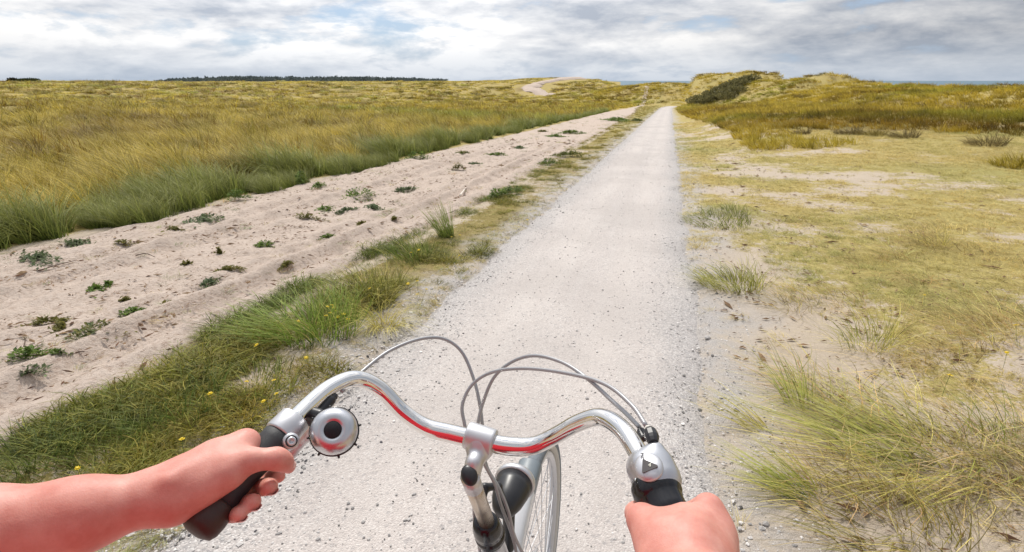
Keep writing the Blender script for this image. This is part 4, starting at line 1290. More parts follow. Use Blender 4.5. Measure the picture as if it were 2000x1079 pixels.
# ------------------------------------------------------------------ implicit surfaces (smoothly blended round cones)
class SDF:
    def __init__(self):
        self.p = []

    def cone(self, a, b, ra, rb, k=0.012):
        self.p.append(('c', np.asarray(a, float), np.asarray(b, float), ra, rb, k)); return self

    def ell(self, c, r, R=None, k=0.012):
        self.p.append(('e', np.asarray(c, float), np.asarray(r, float), np.eye(3) if R is None else np.asarray(R, float), 0, k)); return self

    def chain(self, pts, rads, k=0.010, k0=None):
        for i in range(len(pts) - 1):
            self.cone(pts[i], pts[i + 1], rads[i], rads[i + 1], k if i or k0 is None else k0)
        return self

    @staticmethod
    def d1(q, X):
        if q[0] == 'c':
            a, b, ra, rb = q[1:5]
            ab = b - a; L2 = ab @ ab + 1e-12
            t_ = np.clip(((X - a) @ ab) / L2, 0, 1)
            return np.linalg.norm(X - a - t_[..., None] * ab, axis=-1) - (ra + (rb - ra) * t_)
        c, r, R = q[1:4]
        Y = (X - c) @ R
        k0 = np.linalg.norm(Y / r, axis=-1); k1 = np.linalg.norm(Y / (r * r), axis=-1) + 1e-9
        return k0 * (k0 - 1.0) / k1

    def ev(self, X, prims=None):
        d = None
        for q in (prims or self.p):
            e = self.d1(q, X)
            if d is None:
                d = e
            else:
                k = q[5]
                h = np.maximum(k - np.abs(d - e), 0) / k
                d = np.minimum(d, e) - h * h * k * 0.25
        return d

    def mesh(self, name, h, smooth=1):
        lo, hi = np.full(3, 1e9), np.full(3, -1e9)
        for q in self.p:
            if q[0] == 'c':
                m_ = max(q[3], q[4])
                for e in (q[1], q[2]):
                    lo = np.minimum(lo, e - m_); hi = np.maximum(hi, e + m_)
            else:
                m_ = max(q[2]); lo = np.minimum(lo, q[1] - m_); hi = np.maximum(hi, q[1] + m_)
        lo -= 4 * h; hi += 4 * h
        B = 12
        nb = np.ceil((hi - lo) / (h * B)).astype(int)
        hd = B * h * 0.5 * 1.7321
        loc = np.stack(np.meshgrid(*[np.arange(B + 1)] * 3, indexing='ij'), -1)
        keys, pos, quads = [], [], []
        S = np.array([1 << 40, 1 << 20, 1], dtype=np.int64)
        bc = np.stack(np.meshgrid(*[np.arange(n_) for n_ in nb], indexing='ij'), -1).reshape(-1, 3)
        cen = lo + (bc + 0.5) * B * h
        dp = np.stack([self.d1(q, cen) for q in self.p], 1)
        act = np.where(dp.min(1) < hd + 0.03)[0]
        corners = np.array([[i, j, k] for i in (0, 1) for j in (0, 1) for k in (0, 1)])
        edges = [(a, b_) for a in range(8) for b_ in range(a + 1, 8) if np.abs(corners[a] - corners[b_]).sum() == 1]
        for ib in act:
            pr = [self.p[i] for i in np.where(dp[ib] < hd + 0.08)[0]]
            g0 = bc[ib] * B
            X = lo + (g0 + loc) * h
            D = self.ev(X, pr)
            if D.min() > 0 or D.max() < 0:
                continue
            ins = D < 0
            cs = [D[c[0]:c[0] + B, c[1]:c[1] + B, c[2]:c[2] + B] for c in corners]
            cnt = sum((c < 0).astype(int) for c in cs)
            ci = np.argwhere((cnt > 0) & (cnt < 8))
            if len(ci):
                vals = np.stack([c[ci[:, 0], ci[:, 1], ci[:, 2]] for c in cs], 1)
                acc = np.zeros((len(ci), 3)); w = np.zeros(len(ci))
                for a, b_ in edges:
                    x_ = (vals[:, a] < 0) != (vals[:, b_] < 0)
                    t_ = vals[:, a] / (vals[:, a] - vals[:, b_] + 1e-20)
                    pt = corners[a] + t_[:, None] * (corners[b_] - corners[a])
                    acc += np.where(x_[:, None], pt, 0); w += x_
                gi = g0 + ci
                keys.append(gi.astype(np.int64) @ S); pos.append(lo + (gi + acc / w[:, None]) * h)
            for ax in range(3):
                sl = [slice(0, B)] * 3; s2 = [slice(0, B)] * 3; s2[ax] = slice(1, B + 1)
                a_, b_ = ins[tuple(sl)], ins[tuple(s2)]
                e = np.argwhere(a_ != b_)
                if not len(e):
                    continue
                fl = a_[e[:, 0], e[:, 1], e[:, 2]]
                e = e + g0
                u_, v_ = np.eye(3, dtype=int)[(ax + 1) % 3], np.eye(3, dtype=int)[(ax + 2) % 3]
                q = np.stack([e - u_ - v_, e - v_, e, e - u_], 1)
                q[~fl] = q[~fl][:, ::-1]
                quads.append(q.astype(np.int64) @ S)
        keys = np.concatenate(keys); pos = np.concatenate(pos); quads = np.concatenate(quads)
        od = np.argsort(keys); keys = keys[od]; pos = pos[od]
        ix = np.searchsorted(keys, quads); ix = np.minimum(ix, len(keys) - 1)
        ok = (keys[ix] == quads).all(1)
        F = ix[ok]
        for _ in range(smooth):
            acc = np.zeros_like(pos); w = np.zeros(len(pos))
            for a in range(4):
                for b_ in (1, 3):
                    np.add.at(acc, F[:, a], pos[F[:, (a + b_) % 4]]); np.add.at(w, F[:, a], 1)
            pos = pos * 0.4 + 0.6 * acc / np.maximum(w, 1)[:, None]
        return np_mesh(name, pos, [F], True)


def unit(v):
    v = np.asarray(v, float); return v / np.linalg.norm(v)


def frame_from(zv, xv=(0, 0, 1)):
    z = unit(zv); x = np.cross(np.cross(z, xv), z); x = unit(x); y = np.cross(z, x)
    return np.stack([x, y, z], 1)


def lathe(name, prof, org, axis_, seg=40, xv=(0, 0, 1), smooth=True):
    """prof: list of (radius, height along axis)"""
    R = frame_from(axis_, xv)
    a = np.linspace(0, 2 * np.pi, seg, endpoint=False)
    P = np.array(prof, float)
    V = np.stack([P[:, None, 0] * np.cos(a), P[:, None, 0] * np.sin(a), np.broadcast_to(P[:, None, 1], (len(P), seg))], -1).reshape(-1, 3) @ R.T + np.asarray(org)
    i = np.arange(len(P) * seg).reshape(len(P), seg)
    F = np.stack([i[:-1], np.roll(i[:-1], -1, 1), np.roll(i[1:], -1, 1), i[1:]], -1).reshape(-1, 4)
    fl = [F]
    if P[0, 0] > 1e-5: fl.append(np.array([i[0][::-1]]))
    if P[-1, 0] > 1e-5: fl.append(np.array([i[-1]]))
    return np_mesh(name, V, fl, smooth)


def box_mesh(name, c, R, half, bev=0.15):
    bm = bmesh.new()
    bmesh.ops.create_cube(bm, size=2.0)
    for v in bm.verts:
        v.co = Vector((v.co.x * half[0], v.co.y * half[1], v.co.z * half[2]))
    bmesh.ops.bevel(bm, geom=bm.edges[:], offset=min(half) * bev * 2, segments=2, affect='EDGES', profile=0.6)
    M = Matrix([list(R[i]) + [c[i]] for i in range(3)] + [[0, 0, 0, 1]])
    bm.transform(M)
    me = bpy.data.meshes.new(name); bm.to_mesh(me); bm.free()
    return me


def text_mesh(name, s, size, org, R, ext=0.0003):
    cu = bpy.data.curves.new(name, 'FONT'); cu.body = s; cu.size = size; cu.extrude = ext; cu.align_x = 'CENTER'; cu.align_y = 'CENTER'
    ob = bpy.data.objects.new(name, cu); COL.objects.link(ob)
    dg = bpy.context.evaluated_depsgraph_get()
    me = bpy.data.meshes.new_from_object(ob.evaluated_get(dg))
    bpy.data.objects.remove(ob); bpy.data.curves.remove(cu)
    me.transform(Matrix([list(R[i]) + [org[i]] for i in range(3)] + [[0, 0, 0, 1]]))
    me.materials.clear()
    return me


# ------------------------------------------------------------------ bicycle
M_chrome = simple('polished_chrome', (0.80, 0.78, 0.76), 0.10, 1.0, var=0.03, nscale=20, rvar=0.03)
M_alu = simple('satin_aluminium', (0.60, 0.60, 0.62), 0.42, 0.8, var=0.06, nscale=30, bump=0.02, bscale=900)
M_silver = simple('silver_paint', (0.52, 0.53, 0.56), 0.32, 0.7, var=0.04, coat=0.2)
M_bell = simple('brushed_bell_steel', (0.60, 0.60, 0.62), 0.30, 1.0, var=0.04, rvar=0.03)
M_white = simple('white_bike_paint', (0.66, 0.67, 0.68), 0.3, var=0.04, coat=0.4)
M_rubber = simple('black_grip_rubber', (0.030, 0.031, 0.033), 0.55, var=0.25, bump=0.25, bscale=900)
M_brownr = simple('worn_brown_grip_end', (0.040, 0.020, 0.014), 0.5, var=0.4, nscale=25, bump=0.15, bscale=600)
M_black = simple('black_plastic', (0.018, 0.018, 0.021), 0.38, var=0.15)
M_gloss = simple('gloss_black_plastic', (0.010, 0.010, 0.013), 0.18, var=0.15)
M_cable = simple('grey_cable_housing', (0.36, 0.36, 0.37), 0.38, 0.25, var=0.06)
M_tyre = simple('grey_tyre_rubber', (0.17, 0.19, 0.21), 0.75, var=0.2, bump=0.6, bscale=180)
M_wall = simple('cream_tyre_sidewall', (0.55, 0.52, 0.47), 0.65, var=0.08)
M_steel = simple('worn_steel', (0.52, 0.44, 0.36), 0.28, 1.0, var=0.25, nscale=40)
M_saddle = simple('black_saddle_vinyl', (0.03, 0.03, 0.03), 0.5, var=0.2, bump=0.2)
M_glass = simple('smoked_window', (0.085, 0.08, 0.08), 0.38, var=0.1, spec=0.3)
M_mark = simple('dark_print', (0.03, 0.03, 0.035), 0.5)
M_pale = simple('pale_print', (0.75, 0.78, 0.66), 0.5)
M_lens = simple('lamp_lens', (0.75, 0.76, 0.76), 0.1, 0.3, var=0.05)
M_ggrey = simple('blue_grey_plastic', (0.17, 0.20, 0.22), 0.45, var=0.1)

M_cap = simple('matt_black_cap', (0.020, 0.021, 0.024), 0.7, var=0.2, spec=0.2)
XB = -0.215
bike = empty('bicycle', (XB, 0.48, float(hfun(np.array([XB]), np.array([0.48]), False)[0])))
tag(bike, 'city bicycle with chrome swept-back handlebar being ridden along the path', 'bicycle')


def part(name, me, mat, parent=None):
    parent = parent or bike
    o = bpy.data.objects.new(name, me); COL.objects.link(o)
    if len(me.materials) == 0: me.materials.append(mat)
    o.parent = parent
    w = Matrix.Identity(4); p = parent
    chain = []
    while p is not None:
        chain.append(p.matrix_basis.copy()); p = p.parent
    for mm in reversed(chain): w = w @ mm
    o.matrix_basis = w.inverted()
    return o


LE, RE = (391, 1024, 0.572), (1338, 1085, 0.515)
BAR = [(430, 980, 0.595), (552, 845, 0.652), (602, 793, 0.690), (648, 756, 0.725), (696, 740, 0.755), (742, 759, 0.775), (786, 803, 0.785), (832, 834, 0.787), (880, 847, 0.783), (937, 860, 0.776),
       (990, 871, 0.767), (1040, 871, 0.757), (1085, 851, 0.742), (1128, 827, 0.720), (1172, 815, 0.693), (1212, 836, 0.655), (1246, 884, 0.618), (1290, 975, 0.570), (1325, 1055, 0.530)]
BP = np.array([at(*q) for q in BAR])
bc_ = catmull(BP, 10)
bd = np.linalg.norm(bc_ - at(937, 860, 0.776), axis=1)
part('handlebar', tube_mesh('handlebar', bc_, 0.0111 + 0.0016 * sst(0.10, 0.055, bd), 28), M_chrome)

# left grip: clamp ring, rubber body, brown flared end
gA, gB = at(548, 850, 0.650), at(*LE)
gd = unit(gB - gA); gl = np.linalg.norm(gB - gA)
camdir = lambda p: unit(CAM - np.asarray(p))
clampc = at(560, 838, 0.655)
gn = camdir(clampc)
grip_prof = [(0.0165, 0.000), (0.0188, 0.003), (0.0186, 0.012), (0.0165, 0.030), (0.0148, 0.055), (0.0156, 0.075), (0.0185, gl * 0.80)]
lg = part('grip', lathe('grip', grip_prof, gA, gd, 36), M_rubber)
lg['label'] = 'black rubber grip with brown worn end'
part('grip_end', lathe('grip_end', [(0.0188, gl * 0.78), (0.0198, gl * 0.80), (0.0215, gl * 0.92), (0.0212, gl * 1.0), (0.0185, gl * 1.055), (0.010, gl * 1.085), (0.0, gl * 1.09)], gA, gd, 36), M_brownr, lg)
cl_ = part('grip_clamp', lathe('grip_clamp', [(0.0135, -0.026), (0.0172, -0.0255), (0.0185, -0.024), (0.0192, -0.012), (0.0200, -0.001), (0.0195, 0.001), (0.013, 0.0015)], gA, gd, 36), M_alu, lg)
bo = at(569, 862, 0.632); bx_ = unit(camdir(bo) + 0.15 * RGT)
part('clamp_boss', lathe('clamp_boss', [(0.010, -0.020), (0.0092, -0.002), (0.0080, 0.0005)], bo, bx_, 24), M_alu, cl_)
part('clamp_bolt', lathe('clamp_bolt', [(0.0066, -0.0005), (0.0066, 0.0012), (0.0062, 0.0012)], bo, bx_, 24), M_black, cl_)
part('bolt_head', lathe('bolt_head', [(0.0050, 0.0), (0.0050, 0.0025), (0.0040, 0.0034), (0.0024, 0.0034), (0.0022, 0.0016), (0.0, 0.0016)], bo, bx_, 6 * 4), M_alu, cl_)

# bell
bcn = at(653, 843, 0.662)
bax = unit(camdir(bcn) + 0.10 * UPV - 0.10 * RGT)
bl = part('bell', lathe('bell', [(0.0270, 0.000), (0.0272, 0.003), (0.0268, 0.008), (0.0250, 0.0135), (0.0215, 0.0180), (0.0170, 0.0202), (0.0130, 0.0206), (0.0112, 0.0200), (0.0100, 0.0192), (0.0, 0.0192)], bcn, bax, 56), M_bell)
part('bell_cap', lathe('bell_cap', [(0.0096, 0.0185), (0.0096, 0.0200), (0.0088, 0.0208), (0.0, 0.0210)], bcn, bax, 36), M_cap, bl)
part('bell_base', lathe('bell_base', [(0.0, -0.012), (0.018, -0.012), (0.026, -0.004), (0.0285, -0.002), (0.0285, 0.0015), (0.0272, 0.0018)], bcn, bax, 48), M_gloss, bl)
BR = frame_from(bax, UPV)
for i in range(8):
    a = 2 * math.pi * i / 8 + 0.2
    dv = BR @ np.array([math.cos(a), math.sin(a), 0])
    part('bell_tooth', tube_mesh('bell_tooth', [bcn + dv * 0.0280 - bax * 0.001, bcn + dv * 0.0312 - bax * 0.0018], [0.0017, 0.0010], 6), M_gloss, bl)
# brake lever and its black bracket (left)
lev = part('brake_lever', SDF().chain([at(622, 822, 0.690), at(600, 850, 0.705), at(570, 885, 0.710), at(528, 928, 0.700), at(486, 965, 0.690)], [0.0075, 0.0070, 0.0062, 0.006, 0.007], 0.006).mesh('brake_lever', 0.0016), M_alu)
part('lever_bracket', SDF().cone(at(610, 822, 0.690), at(646, 782, 0.712), 0.0075, 0.0065, 0.004).cone(at(625, 812, 0.682), at(600, 805, 0.688), 0.008, 0.0085, 0.006).mesh('lever_bracket', 0.0016), M_black, lev)
part('barrel_adjuster', lathe('barrel_adjuster', [(0.0042, 0), (0.0052, 0.001), (0.0052, 0.012), (0.0046, 0.016), (0.0030, 0.019)], at(636, 790, 0.706), at(668, 762, 0.728) - at(636, 790, 0.706), 10, smooth=False), M_black, lev)

# stem
stem = SDF()
ca, cb = at(920, 852, 0.778), at(957, 864, 0.772)
ax_ = unit(cb - ca); cmid = (ca + cb) / 2
Q0, Q1 = at(917, 930, 0.742), at(957, 1037, 0.870)
qd = unit(Q1 - Q0)
stem_me = SDF().cone(ca + ax_ * 0.010, cb - ax_ * 0.010, 0.0180, 0.0180, 0.006).cone(at(936, 884, 0.774), at(926, 908, 0.753), 0.0120, 0.0092, 0.024).cone(at(925, 905, 0.750), Q0 + qd * 0.012, 0.0100, 0.0126, 0.010).mesh('stem', 0.0018, 2)
st = part('stem', stem_me, M_alu)
cw = np.linalg.norm(cb - ca) * 0.5 + 0.006
part('bar_clamp', lathe('bar_clamp', [(0.0128, -cw), (0.0176, -cw), (0.0186, -cw + 0.0012), (0.0190, -cw + 0.004), (0.0190, cw - 0.004), (0.0186, cw - 0.0012), (0.0176, cw), (0.0128, cw)], cmid, ax_, 48), M_alu, st)
part('quill', tube_mesh('quill', [Q0 - qd * 0.001, Q0 + qd * 0.05, Q1 + qd * 0.03], 0.0119, 28), M_steel, st)
part('quill_collar', tube_mesh('quill_collar', [Q0 + qd * 0.001, Q0 + qd * 0.035], 0.0126, 28), M_alu, st)
pn = unit(camdir(Q0) * 0.9 - qd * 0.5)
part('bolt_cover', SDF().ell(Q0 + pn * 0.0045, (0.0108, 0.0142, 0.0066), frame_from(pn, -qd)[:, [1, 0, 2]] * np.array([1, 1, 1]), 0.002).mesh('bolt_cover', 0.0012), M_black, st)

# headset, head tube, fork ---------------------------------------------
sd_ = qd.copy(); sd_[0] = 0; sd_ = unit(sd_)
H0 = Q1.copy(); H0[0] = XB
part('headset', lathe('headset', [(0.0125, -0.036), (0.0180, -0.034), (0.0205, -0.024), (0.0228, -0.012), (0.0235, 0.002), (0.0215, 0.004), (0.0215, 0.010), (0.0238, 0.012), (0.0240, 0.024), (0.021, 0.026)], H0, sd_, 40), M_gloss)
ht = part('head_tube', lathe('head_tube', [(0.0215, 0.0262), (0.0228, 0.028), (0.0205, 0.033), (0.0192, 0.045), (0.0190, 0.14), (0.0215, 0.15), (0.0215, 0.165)], H0, sd_, 36), M_silver)
H1 = H0 + sd_ * 0.16
WC = np.array([XB - 0.030, 1.10, 0.36 + float(bike.location.z) - 0.028 * 0.55])
WR = 0.36
fork = part('fork', tube_mesh('fork', [H1, H1 + sd_ * 0.045], [0.019, 0.017], 20), M_white)
for sgn in (-1, 1):
    off_ = np.array([sgn * 0.052, 0, 0])
    fp = catmull([H1 + sd_ * 0.03 + off_ * 0.4, H1 + sd_ * 0.08 + off_, H1 * 0.45 + WC * 0.55 + off_ + np.array([0, -0.035, 0]), WC * 0.85 + H1 * 0.15 + off_ + np.array([0, -0.03, -0.0]), WC + off_], 8)
    part('fork_blade', tube_mesh('fork_blade', fp, np.linspace(0.0140, 0.008, len(fp)), 16), M_white, fork)


def torus(name, c, R, r, seg=96, sec=14, axis_=(1, 0, 0), squash=1.0, a0=0, a1=2 * np.pi):
    full = abs(a1 - a0 - 2 * np.pi) < 1e-6
    a = np.linspace(a0, a1, seg, endpoint=not full)
    b_ = np.linspace(0, 2 * np.pi, sec, endpoint=False)
    rad = R + r * np.cos(b_)[None, :]
    V = np.stack([np.broadcast_to(r * squash * np.sin(b_)[None], (len(a), sec)), rad * np.cos(a)[:, None], rad * np.sin(a)[:, None]], -1).reshape(-1, 3) + c
    i = np.arange(len(a) * sec).reshape(len(a), sec)
    n0, n1 = (i, np.roll(i, -1, 0)) if full else (i[:-1], i[1:])
    F = np.stack([n0, np.roll(n0, -1, 1), np.roll(n1, -1, 1), n1], -1).reshape(-1, 4)
    return np_mesh(name, V, [F[:, ::-1]], True)


def wheel(name, c, lab):
    rim = part(name, torus('rim', c, WR - 0.050, 0.012, 96, 10, squash=0.95), M_silver)
    rim['label'] = lab
    part('tyre', torus('tyre', c, WR - 0.0185, 0.0185, 128, 16), M_tyre, rim)
    part('tyre_sidewall', torus('tyre_sidewall', c, WR - 0.027, 0.0125, 128, 12, squash=1.36), M_wall, rim)
    part('hub', lathe('hub', [(0.006, -0.055), (0.006, -0.034), (0.026, -0.033), (0.026, -0.029), (0.014, -0.025), (0.014, 0.025), (0.026, 0.029), (0.026, 0.033), (0.006, 0.034), (0.006, 0.055)], c, (1, 0, 0), 24), M_alu, rim)
    kn = tube_mesh('tread_knob', [np.array([-0.0012, 0, 0]), np.array([0.0012, 0, 0])], [0.002, 0.002], 4)
    for i in range(36):
        a = 2 * math.pi * i / 36
        sg = 1 if i % 2 else -1
        tw = (0.55 if (i // 2) % 2 else -0.55)
        hp = c + np.array([sg * 0.031, 0.024 * math.cos(a + tw), 0.024 * math.sin(a + tw)])
        ep = c + np.array([sg * 0.002, (WR - 0.058) * math.cos(a), (WR - 0.058) * math.sin(a)])
        part('spoke', tube_mesh('spoke', [hp, ep], 0.0011, 5, False), M_alu, rim)
    return rim


wheel('front_wheel', WC, 'front wheel with grey tyre and thin spokes')


def guard(name, c, a0, a1, mat):
    a = np.linspace(a0, a1, 60)
    pr_ = [(-0.028, -0.016), (-0.026, 0.0), (-0.018, 0.008), (0, 0.011), (0.018, 0.008), (0.026, 0.0), (0.028, -0.016), (0.025, -0.016), (0.016, 0.005), (0, 0.008), (-0.016, 0.005), (-0.025, -0.016)]
    P = np.array(pr_)
    rad = WR + 0.012 + P[None, :, 1]
    V = np.stack([np.broadcast_to(P[None, :, 0], (60, len(P))), rad * np.cos(a)[:, None], rad * np.sin(a)[:, None]], -1).reshape(-1, 3) + c
    i = np.arange(60 * len(P)).reshape(60, len(P))
    F = np.stack([i[:-1], np.roll(i[:-1], -1, 1), np.roll(i[1:], -1, 1), i[1:]], -1).reshape(-1, 4)
    return np_mesh(name, V, [F, np.array([i[0]]), np.array([i[-1][::-1]])], True)


mg = part('mudguard', guard('mudguard', WC, math.radians(104), math.radians(222), M_white), M_white)
part('mudguard_tip', guard('mudguard_tip', WC + np.array([0, 0, 0.002]), math.radians(93), math.radians(105), M_ggrey), M_ggrey, mg)

# headlamp --------------------------------------------------------------
lc = at(1003, 948, 1.015)
ld = unit(np.array([0.02, 1.0, 0.02]))
lamp = part('headlamp', lathe('headlamp', [(0.0, -0.074), (0.012, -0.071), (0.021, -0.060), (0.028, -0.040), (0.0325, -0.015), (0.0345, 0.004)], lc, ld, 44), M_black)
part('lamp_rim', lathe('lamp_rim', [(0.0345, 0.003), (0.0372, 0.004), (0.0378, 0.010), (0.0365, 0.016), (0.0335, 0.017)], lc, ld, 44), M_alu, lamp)
part('lamp_lens', lathe('lamp_lens', [(0.0335, 0.0145), (0.022, 0.021), (0.0, 0.024)], lc, ld, 36), M_lens, lamp)
hb = H0 - sd_ * 0.008
lb = part('lamp_bracket', SDF().chain([hb + np.array([-0.018, 0.012, 0.0]), hb + np.array([-0.020, 0.05, 0.032]), hb + np.array([-0.004, 0.07, 0.022]), hb + np.array([0.006, 0.075, -0.02])], [0.0065] * 4, 0.006)
          .cone(lc + np.array([0, -0.035, -0.02]), lc + np.array([0.004, -0.045, -0.10]), 0.012, 0.009, 0.01).mesh('lamp_bracket', 0.0025), M_black)
for i, (dx_, dz_) in enumerate(((0, 0), (0.006, 0.001), (0.001, -0.005), (0.008, -0.004))):
    pp = lc + np.array([-0.014 + dx_, -0.047, 0.0215 + dz_ * 0.3 + 0.0])
    part('lamp_marking', box_mesh('lamp_marking', at(983 + dx_ * 900, 978 - dz_ * 900, 0.955), np.stack([RGT, -UPV, -FWD], 1), (0.0016, 0.0011, 0.0004)), M_pale, lamp)

# gear shifter on the right grip ------------------------------------------
sA, sB = at(1246, 884, 0.618), at(1290, 975, 0.570)
sdv = unit(sB - sA)
shn = camdir(at(1272, 915, 0.59)); shn = unit(shn - sdv * (shn @ sdv))
sht = np.cross(sdv, shn)          # to the image right or left
if sht @ RGT < 0: sht = -sht
sh = SDF().cone(at(1281, 880, 0.598), at(1292, 925, 0.583), 0.0095, 0.0150, 0.012).cone(at(1262, 910, 0.590), at(1276, 935, 0.578), 0.0155, 0.0150, 0.012).cone(at(1297, 905, 0.592), at(1312, 940, 0.582), 0.0085, 0.009, 0.012) \
    .cone(at(1260, 915, 0.602), at(1280, 948, 0.585), 0.020, 0.020, 0.010)
shifter = part('gear_shifter', sh.mesh('gear_shifter', 0.0016, 2), M_silver)
dc = at(1267, 913, 0.5735)
part('shifter_dome', SDF().ell(dc, (0.0148, 0.0165, 0.0065), np.stack([sht, sdv, shn], 1), 0.002).mesh('shifter_dome', 0.0012, 2), M_alu, shifter)
# triangular gear window
wR = np.stack([unit(sht), unit(sdv), shn], 1)


def plate(name, pts2, org, R, th):
    n_ = len(pts2)
    V = [R @ np.array([p_[0], p_[1], z_]) + org for z_ in (0, th) for p_ in pts2]
    F = [np.array([list(range(n_, 2 * n_))])]
    F2 = np.array([[i, (i + 1) % n_, n_ + (i + 1) % n_, n_ + i] for i in range(n_)])
    return np_mesh(name, np.array(V), F + [F2])


wo = dc + shn * 0.0052
tri = []
for (cx2, cy2) in ((-0.0015, -0.0050), (0.0075, 0.0065), (-0.0068, 0.0060)):
    for a in np.linspace(0, 2 * np.pi, 8, endpoint=False):
        tri.append((cx2 + 0.0013 * math.cos(a), cy2 + 0.0013 * math.sin(a)))
tri = np.array(tri)
# convex hull of the rounded corners
def hull(p):
    p = p[np.lexsort((p[:, 1], p[:, 0]))]
    def half_(q):
        o_ = []
        for v_ in q:
            while len(o_) > 1 and (o_[-1][0] - o_[-2][0]) * (v_[1] - o_[-2][1]) - (o_[-1][1] - o_[-2][1]) * (v_[0] - o_[-2][0]) <= 0: o_.pop()
            o_.append(v_)
        return o_[:-1]
    return half_(p) + half_(p[::-1])
part('gear_window', plate('gear_window', hull(tri), wo, wR, 0.0016), M_glass, shifter)
tR = np.stack([unit(0.85 * sht + 0.45 * sdv), unit(0.45 * sht - 0.85 * sdv), shn], 1)
part('gear_number', text_mesh('gear_number', '4', 0.006, wo + shn * 0.0019 + sht * 0.0018 + sdv * 0.0028, np.stack([sdv * 0.5 + sht * 0.866, -sdv * 0.866 + sht * 0.5, shn], 1)), M_pale, shifter)
part('gear_lettering', text_mesh('gear_lettering', '7', 0.0078, dc + shn * 0.0060 - sdv * 0.0112 - sht * 0.001, tR), M_mark, shifter)
part('gear_lettering', text_mesh('gear_lettering', 's', 0.0055, dc + shn * 0.0064 - sdv * 0.0075 - sht * 0.0005, tR), M_mark, shifter)
sb = at(1246, 938, 0.578)
part('shifter_screw', lathe('shifter_screw', [(0.0035, -0.004), (0.0035, 0.001), (0.0028, 0.0016), (0.001, 0.0016), (0.0, 0.0004)], sb, shn, 16), M_chrome, shifter)
part('shifter_side_bolt', lathe('shifter_side_bolt', [(0.005, -0.006), (0.005, 0.002), (0.003, 0.002), (0.0028, -0.001), (0, -0.001)], at(1240, 940, 0.588), unit(-sht + 0.4 * shn), 16), M_steel, shifter)
cA = at(1272, 938, 0.592); cdir = unit(at(1318, 1030, 0.545) - cA)
col_ = part('shifter_collar', lathe('shifter_collar', [(0.012, 0.000), (0.0225, 0.001), (0.0248, 0.006), (0.0254, 0.016), (0.0246, 0.0215), (0.0225, 0.0245), (0.0215, 0.0265), (0.0212, 0.038), (0.0200, 0.044), (0.0185, 0.046)], cA, cdir, 44), M_gloss, shifter)
part('cable_adjuster', lathe('cable_adjuster', [(0.0052, -0.004), (0.0068, 0), (0.0078, 0.004), (0.0074, 0.012), (0.0055, 0.016), (0.0036, 0.018)], at(1275, 860, 0.602), at(1268, 838, 0.622) - at(1277, 866, 0.602), 10, smooth=False), M_black, shifter)
part('cable_ferrule', lathe('cable_ferrule', [(0.0034, 0), (0.0034, 0.007)], at(1269, 842, 0.617), at(1262, 832, 0.63) - at(1270, 845, 0.617), 14), M_wall, shifter)
rg = part('grip', lathe('grip', [(0.0175, 0.040), (0.0185, 0.05), (0.0180, 0.08), (0.0185, 0.12), (0.0200, 0.145), (0.015, 0.155), (0, 0.156)], cA, cdir, 32), M_rubber)
rg['label'] = 'black rubber grip under the right hand'
rl = part('brake_lever', SDF().chain([at(1252, 880, 0.640), at(1246, 935, 0.632), at(1252, 985, 0.625), at(1280, 1060, 0.60), at(1305, 1110, 0.575)], [0.008, 0.0072, 0.0065, 0.006, 0.007], 0.006).mesh('brake_lever', 0.0018), M_gloss)
part('cable_adjuster', lathe('cable_adjuster', [(0.0042, 0), (0.0048, 0.002), (0.0048, 0.014), (0.003, 0.017)], at(1258, 858, 0.634), at(1249, 835, 0.652) - at(1258, 858, 0.634), 10, smooth=False), M_black, rl)

# cables ---------------------------------------------------------------
CR = 0.0027
HTp = lambda dx_, dy_, k_: H0 + sd_ * k_ + np.array([dx_, dy_, 0])
c1 = [at(668, 764, 0.728), at(690, 745, 0.785), at(712, 722, 0.812), at(760, 686, 0.85), at(818, 663, 0.885), at(866, 662, 0.905), at(902, 688, 0.912), at(925, 740, 0.905), at(937, 790, 0.895), at(943, 840, 0.89), at(945, 880, 0.89),
      at(952, 915, 0.895), at(975, 955, 0.90), at(993, 1000, 0.905), at(1006, 1050, 0.92), HTp(0.045, 0.02, 0.14), WC + np.array([0.05, -0.16, 0.26])]
part('brake_cable', tube_mesh('brake_cable', catmull(c1, 8), CR, 10), M_cable)['label'] = 'grey cable looping from the left brake lever'
c2_ = [at(1262, 832, 0.630), at(1232, 790, 0.665), at(1180, 750, 0.715), at(1105, 729, 0.775), at(1025, 720, 0.825), at(962, 727, 0.855), at(922, 752, 0.865), at(903, 792, 0.862), at(908, 832, 0.858), at(918, 880, 0.86), at(925, 950, 0.875), at(927, 1020, 0.90), HTp(-0.028, 0.0, 0.08), HTp(-0.03, -0.02, 0.18)]
part('gear_cable', tube_mesh('gear_cable', catmull(c2_, 8), CR, 10), M_cable)['label'] = 'lower grey cable arching from the gear shifter'
c3 = [at(1249, 835, 0.652), at(1225, 810, 0.675), at(1195, 783, 0.70), at(1150, 742, 0.745), at(1100, 709, 0.79), at(1046, 695, 0.83), at(1002, 706, 0.855), at(966, 736, 0.870), at(945, 782, 0.875), at(934, 826, 0.872), at(932, 870, 0.87), at(945, 905, 0.885), at(966, 945, 0.893), at(978, 985, 0.90), HTp(0.03, 0.012, 0.10), HTp(0.02, -0.03, 0.2)]
part('brake_cable', tube_mesh('brake_cable', catmull(c3, 8), CR, 10), M_cable)['label'] = 'upper grey cable arching from the right brake lever'

